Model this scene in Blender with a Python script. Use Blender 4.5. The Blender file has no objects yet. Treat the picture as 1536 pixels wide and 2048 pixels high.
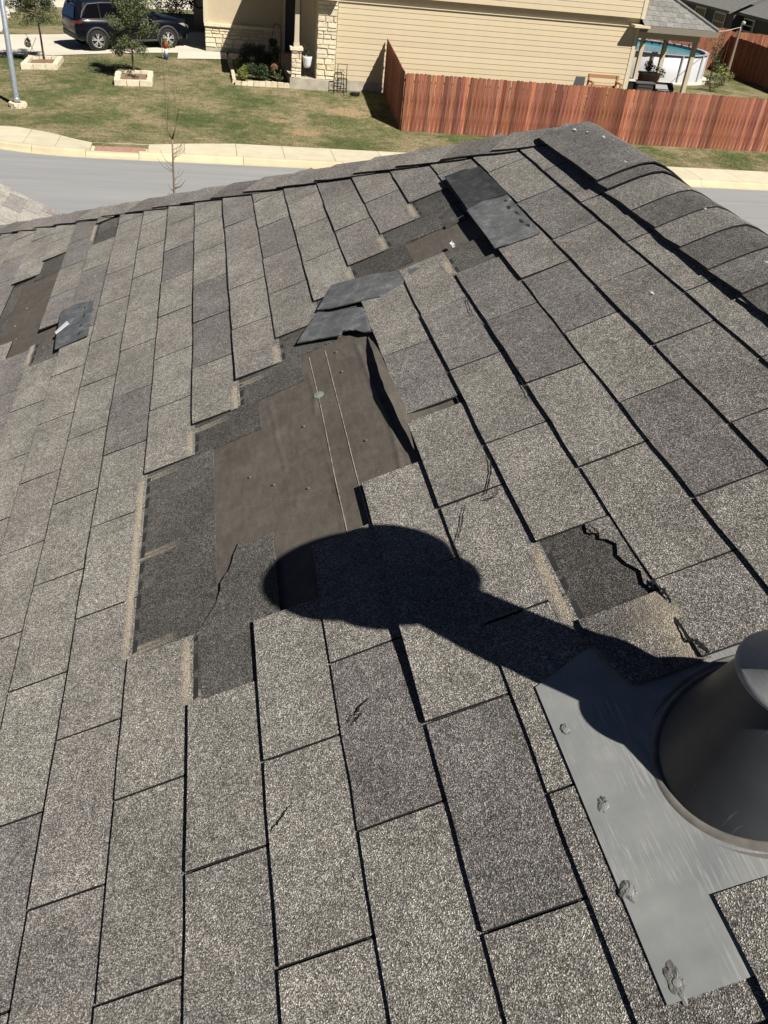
import bpy, math, random
from mathutils import Vector, Matrix

rnd = random.Random(11)
sc = bpy.context.scene
COL = sc.collection

# ------------------------------------------------------------------ camera
RWC = ((0.9810848867, -0.1713948744, 0.0899791201),
       (-0.0291783007, -0.5904442676, -0.8065508004),
       (0.1913663288, 0.7886693628, -0.5842769586))      # rows: right, down, forward
CAM = Vector((-0.0586, -0.5038, 6.4))
cam_d = bpy.data.cameras.new('camera')
cam = bpy.data.objects.new('camera', cam_d)
COL.objects.link(cam)
m = Matrix.Identity(4)
for i in range(3):
    m[i][0] = RWC[0][i]
    m[i][1] = -RWC[1][i]
    m[i][2] = -RWC[2][i]
    m[i][3] = CAM[i]
cam.matrix_world = m
cam_d.sensor_fit = 'VERTICAL'
cam_d.sensor_height = 24.0
cam_d.lens = 24.0 * 1700.0 / 2048.0
cam_d.clip_start = 0.05
cam_d.clip_end = 2000
sc.camera = cam

# ------------------------------------------------------------------ light
SUN_AZ, SUN_EL = math.radians(-34.5), math.radians(50)
LDIR = Vector((math.sin(SUN_AZ) * math.cos(SUN_EL), math.cos(SUN_AZ) * math.cos(SUN_EL), -math.sin(SUN_EL)))
world = bpy.data.worlds.new('World')
sc.world = world
world.use_nodes = True
wn = world.node_tree
bg = wn.nodes.get('Background') or wn.nodes.new('ShaderNodeBackground')
sky = wn.nodes.new('ShaderNodeTexSky')
sky.sky_type = 'NISHITA'
sky.sun_disc = False
sky.sun_elevation = SUN_EL
sky.air_density = 0.2
sky.dust_density = 0.1
sky.ozone_density = 2.0
sky.sun_rotation = math.radians(180 - 34.5)
wn.links.new(sky.outputs['Color'], bg.inputs['Color'])
bg.inputs['Strength'].default_value = 0.05
sun_d = bpy.data.lights.new('sun', 'SUN')
sun_d.energy = 5.0
sun_d.angle = math.radians(0.5)
sun_d.color = (1.0, 0.955, 0.88)
sun = bpy.data.objects.new('sun', sun_d)
COL.objects.link(sun)
sun.rotation_euler = LDIR.to_track_quat('-Z', 'Y').to_euler()
sun.location = (20, -30, 40)
vs = sc.view_settings
vs.view_transform = 'Standard'
vs.look = 'None'
vs.gamma = 1.0
vs.use_curve_mapping = False
vs.exposure = 0.58

# ------------------------------------------------------------------ helpers
ORG = {}


class MB:
    """collects shapes; build() links them as one mesh object"""
    def __init__(self):
        self.v, self.f, self.w = [], [], None

    def add(self, vs_, fs_):
        b = len(self.v)
        self.v += [tuple(p) for p in vs_]
        self.f += [tuple(b + i for i in f) for f in fs_]
        return b

    def box(self, x0, y0, z0, x1, y1, z1):
        self.add([(x0, y0, z0), (x1, y0, z0), (x1, y1, z0), (x0, y1, z0),
                  (x0, y0, z1), (x1, y0, z1), (x1, y1, z1), (x0, y1, z1)],
                 [(0, 3, 2, 1), (4, 5, 6, 7), (0, 1, 5, 4), (1, 2, 6, 5), (2, 3, 7, 6), (3, 0, 4, 7)])
        return self

    def hull8(self, p):
        self.add(p, [(0, 3, 2, 1), (4, 5, 6, 7), (0, 1, 5, 4), (1, 2, 6, 5), (2, 3, 7, 6), (3, 0, 4, 7)])
        return self

    def prism(self, poly, bot, top):
        """poly of (x, y); bot/top: number or f(x, y)"""
        n = len(poly)
        fb = bot if callable(bot) else (lambda x, y: bot)
        ft = top if callable(top) else (lambda x, y: top)
        a = sum(poly[i - 1][0] * poly[i][1] - poly[i][0] * poly[i - 1][1] for i in range(n))
        if a < 0:
            poly = poly[::-1]
        vs_ = [(x, y, fb(x, y)) for x, y in poly] + [(x, y, ft(x, y)) for x, y in poly]
        fs_ = [tuple(range(n))[::-1], tuple(range(n, 2 * n))]
        fs_ += [(i, (i + 1) % n, n + (i + 1) % n, n + i) for i in range(n)]
        self.add(vs_, fs_)
        return self

    def tube(self, pts, rad, seg=8, cap=True):
        pts = [Vector(p) for p in pts]
        n = len(pts)
        if not isinstance(rad, (list, tuple)):
            rad = [rad] * n
        rings = []
        prev = None
        for i, p in enumerate(pts):
            t = (pts[min(i + 1, n - 1)] - pts[max(i - 1, 0)]).normalized()
            ref = Vector((0, 0, 1)) if abs(t.z) < 0.9 else Vector((1, 0, 0))
            if prev is not None:
                ref = prev
            a = (ref - t * ref.dot(t)).normalized()
            prev = a
            b = t.cross(a)
            rings.append([p + (a * math.cos(2 * math.pi * k / seg) + b * math.sin(2 * math.pi * k / seg)) * rad[i] for k in range(seg)])
        vs_ = [q for r in rings for q in r]
        fs_ = []
        for i in range(n - 1):
            for k in range(seg):
                fs_.append((i * seg + k, i * seg + (k + 1) % seg, (i + 1) * seg + (k + 1) % seg, (i + 1) * seg + k))
        if cap:
            fs_.append(tuple(range(seg))[::-1])
            fs_.append(tuple((n - 1) * seg + k for k in range(seg)))
        self.add(vs_, fs_)
        return self

    def lathe(self, prof, c=(0, 0, 0), seg=32, axis='z'):
        n = len(prof)
        vs_ = []
        for r, z in prof:
            for k in range(seg):
                t = 2 * math.pi * k / seg
                if axis == 'z':
                    vs_.append((c[0] + r * math.cos(t), c[1] + r * math.sin(t), c[2] + z))
                else:
                    vs_.append((c[0] + r * math.cos(t), c[1] + z, c[2] + r * math.sin(t)))
        fs_ = []
        for i in range(n - 1):
            for k in range(seg):
                fs_.append((i * seg + k, i * seg + (k + 1) % seg, (i + 1) * seg + (k + 1) % seg, (i + 1) * seg + k))
        self.add(vs_, fs_)
        return self

    def grid(self, xs, ys, fz):
        nx, ny = len(xs), len(ys)
        vs_ = [(x, y, fz(x, y)) for y in ys for x in xs]
        fs_ = [(j * nx + i, j * nx + i + 1, (j + 1) * nx + i + 1, (j + 1) * nx + i) for j in range(ny - 1) for i in range(nx - 1)]
        self.add(vs_, fs_)
        return self

    def build(self, name, mat, parent=None, local=False, smooth=False, color=None, wear=None, side=None):
        off = Vector((0, 0, 0))
        if parent is not None and not local:
            off = ORG.get(parent.name, Vector((0, 0, 0)))
        me = bpy.data.meshes.new(name)
        me.from_pydata([(x - off.x, y - off.y, z - off.z) for x, y, z in self.v], [], self.f)
        me.materials.append(mat)
        if side is not None:
            me.materials.append(side)
            me.polygons.foreach_set('material_index', [0 if (p.normal.z > .8) else 1 for p in me.polygons])
        if smooth:
            me.polygons.foreach_set('use_smooth', [True] * len(me.polygons))
        if wear is not None:
            at = me.attributes.new('wear', 'FLOAT', 'POINT')
            at.data.foreach_set('value', wear)
        me.update()
        o = bpy.data.objects.new(name, me)
        COL.objects.link(o)
        if parent is not None:
            o.parent = parent
            if not local:
                ORG[o.name] = off
        if color is not None:
            o.color = (color[0], color[1], color[2], 1)
        return o


def tag(o, label=None, cat=None, group=None, kind=None):
    if label:
        o['label'] = label
    if cat:
        o['category'] = cat
    if group:
        o['group'] = group
    if kind:
        o['kind'] = kind
    return o


def thing(name, label, cat, loc=(0, 0, 0), group=None):
    o = bpy.data.objects.new(name, None)
    o.empty_display_size = 0.2
    COL.objects.link(o)
    o.location = loc
    ORG[o.name] = Vector(loc)
    return tag(o, label, cat, group)


def copy_tree(o, parent=None):
    c = o.copy()
    COL.objects.link(c)
    c.parent = parent
    if o.name in ORG:
        ORG[c.name] = ORG[o.name]
    for ch in list(o.children):
        copy_tree(ch, c)
    return c


def sm(t):
    t = max(0.0, min(1.0, t))
    return t * t * (3 - 2 * t)


# ------------------------------------------------------------------ materials
class NT:
    def __init__(self, name):
        self.m = bpy.data.materials.new(name)
        self.m.use_nodes = True
        self.t = self.m.node_tree
        self.b = self.t.nodes.get('Principled BSDF')

    def n(self, ty, **kw):
        x = self.t.nodes.new(ty)
        for k, v in kw.items():
            if k in x.inputs:
                x.inputs[k].default_value = v
            else:
                setattr(x, k, v)
        return x

    def l(self, a, b):
        self.t.links.new(a, b)

    def ramp(self, fac, stops):
        r = self.n('ShaderNodeValToRGB')
        e = r.color_ramp.elements
        while len(e) > 1:
            e.remove(e[0])
        for i, (p, c) in enumerate(stops):
            el = e[0] if i == 0 else e.new(p)
            el.position = p
            el.color = (c[0], c[1], c[2], 1) if isinstance(c, tuple) else (c, c, c, 1)
        self.l(fac, r.inputs['Fac'])
        return r.outputs['Color']

    def mix(self, fac, a, b, mode='MIX'):
        x = self.n('ShaderNodeMix', data_type='RGBA', blend_type=mode)
        for sock, val in ((x.inputs[0], fac), (x.inputs[6], a), (x.inputs[7], b)):
            if hasattr(val, 'links'):
                self.l(val, sock)
            elif isinstance(val, tuple):
                sock.default_value = (val[0], val[1], val[2], 1)
            else:
                sock.default_value = val
        return x.outputs[2]

    def math(self, op, a, b=0.0, clamp=False):
        x = self.n('ShaderNodeMath', operation=op)
        x.use_clamp = clamp
        for sock, val in ((x.inputs[0], a), (x.inputs[1], b)):
            if hasattr(val, 'links'):
                self.l(val, sock)
            else:
                sock.default_value = val
        return x.outputs[0]

    def coord(self, scale=(1, 1, 1), kind='Object'):
        tc = self.n('ShaderNodeTexCoord')
        mp = self.n('ShaderNodeMapping')
        mp.inputs['Scale'].default_value = scale
        self.l(tc.outputs[kind], mp.inputs['Vector'])
        return mp.outputs['Vector']

    def noise(self, vec, scale, detail=3, rough=0.55):
        x = self.n('ShaderNodeTexNoise', Scale=scale, Detail=detail, Roughness=rough)
        self.l(vec, x.inputs['Vector'])
        return x.outputs['Fac']

    def bump(self, h, strength=0.3, dist=0.01):
        x = self.n('ShaderNodeBump', Strength=strength, Distance=dist)
        self.l(h, x.inputs['Height'])
        self.l(x.outputs['Normal'], self.b.inputs['Normal'])

    def out(self, color, rough=0.8, spec=0.3, metal=0.0):
        if hasattr(color, 'links'):
            self.l(color, self.b.inputs['Base Color'])
        else:
            self.b.inputs['Base Color'].default_value = (color[0], color[1], color[2], 1)
        if hasattr(rough, 'links'):
            self.l(rough, self.b.inputs['Roughness'])
        else:
            self.b.inputs['Roughness'].default_value = rough
        self.b.inputs['Specular IOR Level'].default_value = spec
        self.b.inputs['Metallic'].default_value = metal
        return self.m


def plain(name, c, rough=0.7, spec=0.3, metal=0.0, var=0.12, scale=8.0, bump=0.0, stretch=(1, 1, 1), objcol=False):
    t = NT(name)
    vec = t.coord(stretch)
    nz = t.noise(vec, scale, 4)
    f = t.ramp(nz, [(0.25, 1 - var), (0.75, 1 + var)])
    colr = t.mix(1.0, c, f, 'MULTIPLY')
    if objcol:
        oi = t.n('ShaderNodeObjectInfo')
        colr = t.mix(1.0, colr, oi.outputs['Color'], 'MULTIPLY')
    if bump:
        t.bump(t.noise(vec, scale * 6, 4), bump, 0.01)
    return t.out(colr, rough, spec, metal)


def shingle_mat(name, dark=1.0, gran=740.0, light=1.0):
    t = NT(name)
    vec = t.coord()
    # distort so that no regular cells show
    vo = t.n('ShaderNodeTexVoronoi', Scale=gran)
    t.l(vec, vo.inputs['Vector'])
    sep = t.n('ShaderNodeSeparateColor')
    t.l(vo.outputs['Color'], sep.inputs[0])
    d = dark
    g = t.ramp(sep.outputs[0], [(0.0, 0.05 * d), (0.26, 0.103 * d), (0.5, 0.167 * d), (0.72, 0.25 * d), (0.88, 0.38 * light * d), (1.0, 0.6 * light * d)])
    hue = t.ramp(sep.outputs[1], [(0.0, (1.06, 1.0, 0.89)), (0.5, (1.01, 0.98, 0.935)), (1.0, (0.97, 0.955, 0.97))])
    c = t.mix(1.0, g, hue, 'MULTIPLY')
    cl = t.ramp(t.noise(vec, 70, 5, 0.7), [(0.3, 0.74), (0.7, 1.26)])
    c = t.mix(1.0, c, cl, 'MULTIPLY')
    big = t.ramp(t.noise(vec, 7.5, 6, 0.62), [(0.28, 0.76), (0.5, 1.0), (0.72, 1.24)])
    c = t.mix(1.0, c, big, 'MULTIPLY')
    oi = t.n('ShaderNodeObjectInfo')
    c = t.mix(1.0, c, oi.outputs['Color'], 'MULTIPLY')
    at = t.n('ShaderNodeAttribute', attribute_name='wear')
    wn_ = t.noise(vec, 120, 4)
    fac = t.math('MULTIPLY', at.outputs['Fac'], t.math('ADD', wn_, 0.55), True)
    tan = t.ramp(sep.outputs[0], [(0.0, (0.2, 0.17, 0.13)), (0.5, (0.36, 0.31, 0.24)), (1.0, (0.6, 0.53, 0.42))])
    c = t.mix(fac, c, tan)
    h = t.math('ADD', t.math('MULTIPLY', vo.outputs['Distance'], 0.7), t.math('MULTIPLY', sep.outputs[2], 0.5))
    t.bump(h, 1.0, 0.0028)
    t.b.inputs['Diffuse Roughness'].default_value = 1.0
    return t.out(c, 0.9, 0.25)


M = {}
M['shingle'] = shingle_mat('asphalt_shingle')
M['headlap'] = shingle_mat('weathered_headlap', dark=0.5)
t = NT('felt_underlayment')
vec = t.coord()
c = t.ramp(t.noise(vec, 7, 5, 0.65), [(0.25, (0.074, 0.063, 0.052)), (0.75, (0.112, 0.098, 0.083))])
c2 = t.ramp(t.noise(t.coord((1, 0.25, 1)), 90, 3), [(0.3, 0.86), (0.7, 1.16)])
c = t.mix(1.0, c, c2, 'MULTIPLY')
c = t.mix(1.0, c, t.ramp(t.noise(vec, 700, 3), [(0.3, 0.72), (0.7, 1.3)]), 'MULTIPLY')
dust = t.ramp(t.noise(vec, 22, 8, 0.75), [(0.5, 0.0), (0.72, 0.5)])
c = t.mix(dust, c, (0.165, 0.147, 0.128))
sp = t.ramp(t.noise(vec, 160, 2), [(0.72, 0.0), (0.76, 0.8)])
c = t.mix(sp, c, (0.22, 0.19, 0.15))
t.bump(t.noise(vec, 260, 4), 0.35, 0.002)
M['felt'] = t.out(c, 0.85, 0.25)
t = NT('shingle_underside')
vec = t.coord()
c = t.ramp(t.noise(vec, 26, 6, 0.7), [(0.25, (0.024, 0.026, 0.028)), (0.5, (0.045, 0.047, 0.049)), (0.66, (0.075, 0.077, 0.079)), (0.8, (0.15, 0.152, 0.152))])
c = t.mix(1.0, c, t.ramp(t.noise(vec, 420, 3), [(0.3, 0.7), (0.7, 1.35)]), 'MULTIPLY')
oi = t.n('ShaderNodeObjectInfo')
c = t.mix(1.0, c, oi.outputs['Color'], 'MULTIPLY')
t.bump(t.noise(vec, 300, 3), 0.3, 0.002)
M['underside'] = t.out(c, 0.8, 0.15)
M['asphalt_edge'] = plain('black_asphalt', (0.012, 0.012, 0.013), 0.75, 0.3, scale=60)
M['tar'] = plain('dull_tar', (0.03, 0.03, 0.031), 0.7, 0.3, var=0.3, scale=50)
M['sealant'] = plain('grey_roof_sealant', (0.16, 0.158, 0.148), 0.8, 0.25, var=0.5, scale=60, bump=0.3)
M['chalk'] = plain('white_chalk', (0.34, 0.31, 0.27), 0.9, var=0.6, scale=60)
M['green_cap'] = plain('pale_green_plastic', (0.22, 0.27, 0.2), 0.45, 0.4, var=0.2, scale=40)
M['nail'] = plain('galvanised_nail', (0.26, 0.25, 0.235), 0.4, 0.5, 0.6, var=0.2, scale=100)
M['white_film'] = plain('white_film', (0.6, 0.61, 0.62), 0.35, 0.5, var=0.2, scale=120)
# painted sheet metal with scuffs
t = NT('grey_painted_sheet_metal')
v1 = t.coord((700, 22, 40))
s1 = t.noise(v1, 1.0, 4, 0.6)
v2n = t.n('ShaderNodeTexCoord')
mp2 = t.n('ShaderNodeMapping')
mp2.inputs['Rotation'].default_value = (0, 0, math.radians(24))
mp2.inputs['Scale'].default_value = (420, 13, 30)
t.l(v2n.outputs['Object'], mp2.inputs['Vector'])
s2 = t.noise(mp2.outputs['Vector'], 1.0, 5, 0.7)
area = t.ramp(t.noise(t.coord(), 9, 3), [(0.4, 0.0), (0.56, 1.0)])
base = t.ramp(t.noise(t.coord(), 14, 5), [(0.3, (0.195, 0.205, 0.206)), (0.7, (0.275, 0.28, 0.272))])
c = t.mix(t.math('MULTIPLY', t.ramp(s1, [(0.53, 0.0), (0.65, 0.4)]), area), base, (0.5, 0.485, 0.43))
c = t.mix(t.math('MULTIPLY', t.ramp(s2, [(0.55, 0.0), (0.65, 0.5)]), area), c, (0.52, 0.5, 0.45))
t.bump(t.noise(t.coord(), 30, 3), 0.12, 0.004)
M['metal'] = t.out(c, 0.45, 0.4, 0.0)
t = NT('dark_painted_vent_metal')
c = t.ramp(t.noise(t.coord(), 10, 5), [(0.3, (0.04, 0.043, 0.048)), (0.7, (0.062, 0.065, 0.07))])
s1 = t.noise(t.coord((30, 200, 14)), 1.0, 4, 0.6)
c = t.mix(t.ramp(s1, [(0.66, 0.0), (0.76, 0.4)]), c, (0.24, 0.235, 0.22))
M['vent'] = t.out(c, 0.4, 0.4, 0.1)
M['dusty_bead'] = plain('dusty_flange', (0.15, 0.14, 0.125), 0.8, var=0.35, scale=40)
# ground
t = NT('patchy_winter_lawn')
vec = t.coord()
a1 = t.noise(vec, 0.55, 5, 0.6)
a2 = t.noise(t.coord((1, 1.6, 1)), 3.2, 5, 0.7)
f = t.math('ADD', t.math('MULTIPLY', a1, 0.6), t.math('MULTIPLY', a2, 0.4))
c = t.ramp(f, [(0.41, (0.27, 0.225, 0.135)), (0.475, (0.19, 0.17, 0.088)), (0.53, (0.125, 0.132, 0.056)), (0.61, (0.075, 0.098, 0.036))])
c = t.mix(1.0, c, t.ramp(t.noise(vec, 12, 8, 0.95), [(0.36, 0.4), (0.64, 1.6)]), 'MULTIPLY')
geo = t.n('ShaderNodeTexCoord')
for (px, py, rx, ry) in ((3.0, 28.0, 0.75, 0.45), (2.2, 29.0, 0.5, 0.22), (4.6, 30.2, 0.9, 0.5)):
    dv = t.n('ShaderNodeVectorMath', operation='SUBTRACT')
    t.l(geo.outputs['Object'], dv.inputs[0])
    dv.inputs[1].default_value = (px, py, 0)
    ml = t.n('ShaderNodeVectorMath', operation='MULTIPLY')
    t.l(dv.outputs[0], ml.inputs[0])
    ml.inputs[1].default_value = (1 / rx, 1 / ry, 0)
    ln = t.n('ShaderNodeVectorMath', operation='LENGTH')
    t.l(ml.outputs[0], ln.inputs[0])
    dd = t.math('ADD', ln.outputs['Value'], t.math('MULTIPLY', t.math('SUBTRACT', t.noise(vec, 3.5, 4, 0.7), 0.5), 2.2))
    c = t.mix(t.ramp(dd, [(0.55, 0.85), (1.15, 0.0)]), c, (0.36, 0.255, 0.15))
t.bump(t.noise(vec, 40, 4, 0.8), 0.7, 0.05)
M['lawn'] = t.out(c, 0.95, 0.1)
t = NT('grass_blades')
vec = t.coord()
a1 = t.noise(vec, 0.55, 5, 0.6)
a2 = t.noise(t.coord((1, 1.6, 1)), 3.2, 5, 0.7)
f = t.math('ADD', t.math('MULTIPLY', a1, 0.55), t.math('MULTIPLY', a2, 0.45))
c = t.ramp(f, [(0.42, (0.32, 0.265, 0.16)), (0.485, (0.225, 0.2, 0.105)), (0.54, (0.135, 0.145, 0.06)), (0.62, (0.08, 0.105, 0.038))])
c = t.mix(1.0, c, t.ramp(t.noise(vec, 18, 7, 0.95), [(0.36, 0.4), (0.64, 1.7)]), 'MULTIPLY')
M['grass'] = t.out(c, 0.8, 0.2)
t = NT('grey_street_surface')
vec = t.coord((0.12, 1.6, 1))
c = t.ramp(t.noise(vec, 1.6, 6, 0.65), [(0.3, (0.225, 0.228, 0.232)), (0.7, (0.29, 0.29, 0.288))])
c = t.mix(1.0, c, t.ramp(t.noise(t.coord(), 60, 3, 0.8), [(0.3, 0.86), (0.7, 1.12)]), 'MULTIPLY')
M['street'] = t.out(c, 0.9, 0.2)
M['concrete'] = plain('pale_concrete', (0.53, 0.475, 0.355), 0.9, 0.15, var=0.1, scale=2.2, bump=0.05, objcol=True)
M['drive_concrete'] = plain('driveway_concrete', (0.56, 0.52, 0.43), 0.9, 0.15, var=0.13, scale=0.9, stretch=(0.4, 1.6, 1))
M['brick_pad'] = plain('red_tactile_pad', (0.34, 0.2, 0.155), 0.9, var=0.2, scale=12, bump=0.4)
M['siding'] = plain('tan_lap_siding', (0.55, 0.46, 0.31), 0.65, 0.25, var=0.03, scale=3, objcol=True)
M['trim'] = plain('cream_trim', (0.58, 0.51, 0.37), 0.6, var=0.05, scale=4)
M['stucco'] = plain('tan_stucco', (0.5, 0.42, 0.29), 0.85, var=0.05, scale=6, bump=0.2)
M['foundation'] = plain('foundation_concrete', (0.4, 0.36, 0.29), 0.9, var=0.25, scale=3.5)
M['limestone'] = plain('cream_limestone', (0.66, 0.59, 0.45), 0.9, 0.15, var=0.16, scale=9, bump=0.6, objcol=True)
M['mortar'] = plain('pale_mortar', (0.52, 0.47, 0.37), 0.95, var=0.15, scale=20)
t = NT('red_stained_cedar')
c = t.ramp(t.noise(t.coord((38, 38, 1.5)), 1.0, 6, 0.75), [(0.3, (0.075, 0.026, 0.016)), (0.46, (0.2, 0.075, 0.042)), (0.6, (0.32, 0.145, 0.09)), (0.7, (0.5, 0.32, 0.23)), (0.8, (0.66, 0.5, 0.4))])
oi = t.n('ShaderNodeObjectInfo')
c = t.mix(1.0, c, oi.outputs['Color'], 'MULTIPLY')
t.bump(t.noise(t.coord((40, 40, 2)), 1.0, 3), 0.3, 0.01)
M['cedar'] = t.out(c, 0.85, 0.15)
M['beige_wood'] = plain('beige_painted_wood', (0.47, 0.41, 0.3), 0.7, var=0.06, scale=5)
M['taupe'] = plain('taupe_fascia', (0.2, 0.175, 0.135), 0.7, var=0.06, scale=5)
M['orange_wood'] = plain('orange_wood', (0.34, 0.19, 0.1), 0.6, var=0.2, scale=14, stretch=(1, 6, 6))
M['black_metal'] = plain('black_metal', (0.012, 0.012, 0.013), 0.45, 0.5, var=0.2)
M['dark_grey'] = plain('dark_grey_plastic', (0.05, 0.052, 0.055), 0.5, 0.4, var=0.15)
M['steel'] = plain('galvanised_steel', (0.4, 0.44, 0.48), 0.42, 0.5, 0.55, var=0.18, scale=16)
M['white_vinyl'] = plain('white_pool_wall', (0.43, 0.43, 0.45), 0.5, var=0.05, scale=3)
t = NT('pool_water')
c = t.ramp(t.noise(t.coord(), 1.2, 3), [(0.3, (0.05, 0.28, 0.36)), (0.7, (0.11, 0.4, 0.47))])
t.bump(t.noise(t.coord(), 5, 3), 0.15, 0.05)
M['water'] = t.out(c, 0.08, 0.5)
M['grey_roof'] = plain('weathered_grey_shingle', (0.2, 0.195, 0.185), 0.95, 0.1, var=0.22, scale=9, bump=0.3, objcol=True)
M['grey_siding'] = plain('grey_house_siding', (0.105, 0.1, 0.095), 0.7, var=0.05, scale=4)
M['window_glass'] = plain('dark_window_glass', (0.02, 0.024, 0.028), 0.08, 0.6, var=0.1)
M['white_frame'] = plain('white_window_frame', (0.6, 0.57, 0.5), 0.5, var=0.03)
M['car_paint'] = NT('black_car_paint')
t = M['car_paint']
t.b.inputs['Coat Weight'].default_value = 0.12
t.b.inputs['Coat Roughness'].default_value = 0.03
M['car_paint'] = t.out((0.003, 0.004, 0.008), 0.25, 0.2)
M['car_glass'] = plain('tinted_car_glass', (0.003, 0.003, 0.004), 0.05, 0.25, var=0.05)
M['cladding'] = plain('grey_car_cladding', (0.045, 0.046, 0.05), 0.6, var=0.1)
M['tyre'] = plain('black_tyre', (0.018, 0.018, 0.018), 0.9, var=0.2, scale=30)
M['alloy'] = plain('silver_alloy', (0.62, 0.62, 0.62), 0.3, 0.5, 0.6, var=0.05)
M['chrome'] = plain('chrome_trim', (0.55, 0.52, 0.52), 0.2, 0.5, 0.8, var=0.05)
M['tail'] = plain('red_lamp_lens', (0.2, 0.02, 0.025), 0.15, 0.6, var=0.1)
M['lamp'] = plain('clear_lamp_lens', (0.4, 0.38, 0.34), 0.12, 0.6, 0.3, var=0.3, scale=18)
M['bark'] = plain('brown_bark', (0.13, 0.1, 0.075), 0.95, var=0.35, scale=25, stretch=(3, 3, 1), bump=0.6)
M['pale_bark'] = plain('pale_bark', (0.2, 0.16, 0.115), 0.9, var=0.25, scale=25, stretch=(3, 3, 1))
M['mulch'] = plain('brown_mulch', (0.2, 0.14, 0.09), 0.95, var=0.5, scale=30, bump=0.9)


def leaf_mat(name, c0, c1, c2):
    t = NT(name)
    vec = t.coord()
    c = t.ramp(t.noise(vec, 11, 4, 0.75), [(0.28, c0), (0.52, c1), (0.78, c2)])
    t.b.inputs['Subsurface Weight'].default_value = 0.0
    return t.out(c, 0.5, 0.35)


M['leaf'] = leaf_mat('oak_leaves', (0.04, 0.055, 0.022), (0.09, 0.11, 0.042), (0.19, 0.2, 0.095))
M['leaf_dark'] = leaf_mat('dark_shrub_leaves', (0.02, 0.035, 0.015), (0.04, 0.06, 0.025), (0.08, 0.1, 0.045))
M['leaf_yellow'] = leaf_mat('yellow_green_leaves', (0.09, 0.12, 0.03), (0.17, 0.2, 0.05), (0.28, 0.29, 0.09))
M['flower_red'] = leaf_mat('dusty_red_flowers', (0.2, 0.06, 0.045), (0.3, 0.12, 0.09), (0.38, 0.2, 0.15))
M['red_leaf'] = leaf_mat('crimson_leaves', (0.12, 0.01, 0.02), (0.25, 0.03, 0.05), (0.3, 0.08, 0.08))
M['pot'] = plain('white_glazed_pot', (0.68, 0.7, 0.72), 0.3, 0.5, var=0.04)
M['red_paint'] = plain('red_paint', (0.26, 0.03, 0.012), 0.5, var=0.1)
M['blue_paint'] = plain('blue_paint', (0.04, 0.07, 0.16), 0.5, var=0.1)
M['white_paint'] = plain('white_paint', (0.7, 0.7, 0.68), 0.5, var=0.05)
M['terracotta'] = plain('wood_planter', (0.33, 0.19, 0.11), 0.7, var=0.15, scale=10)

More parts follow.
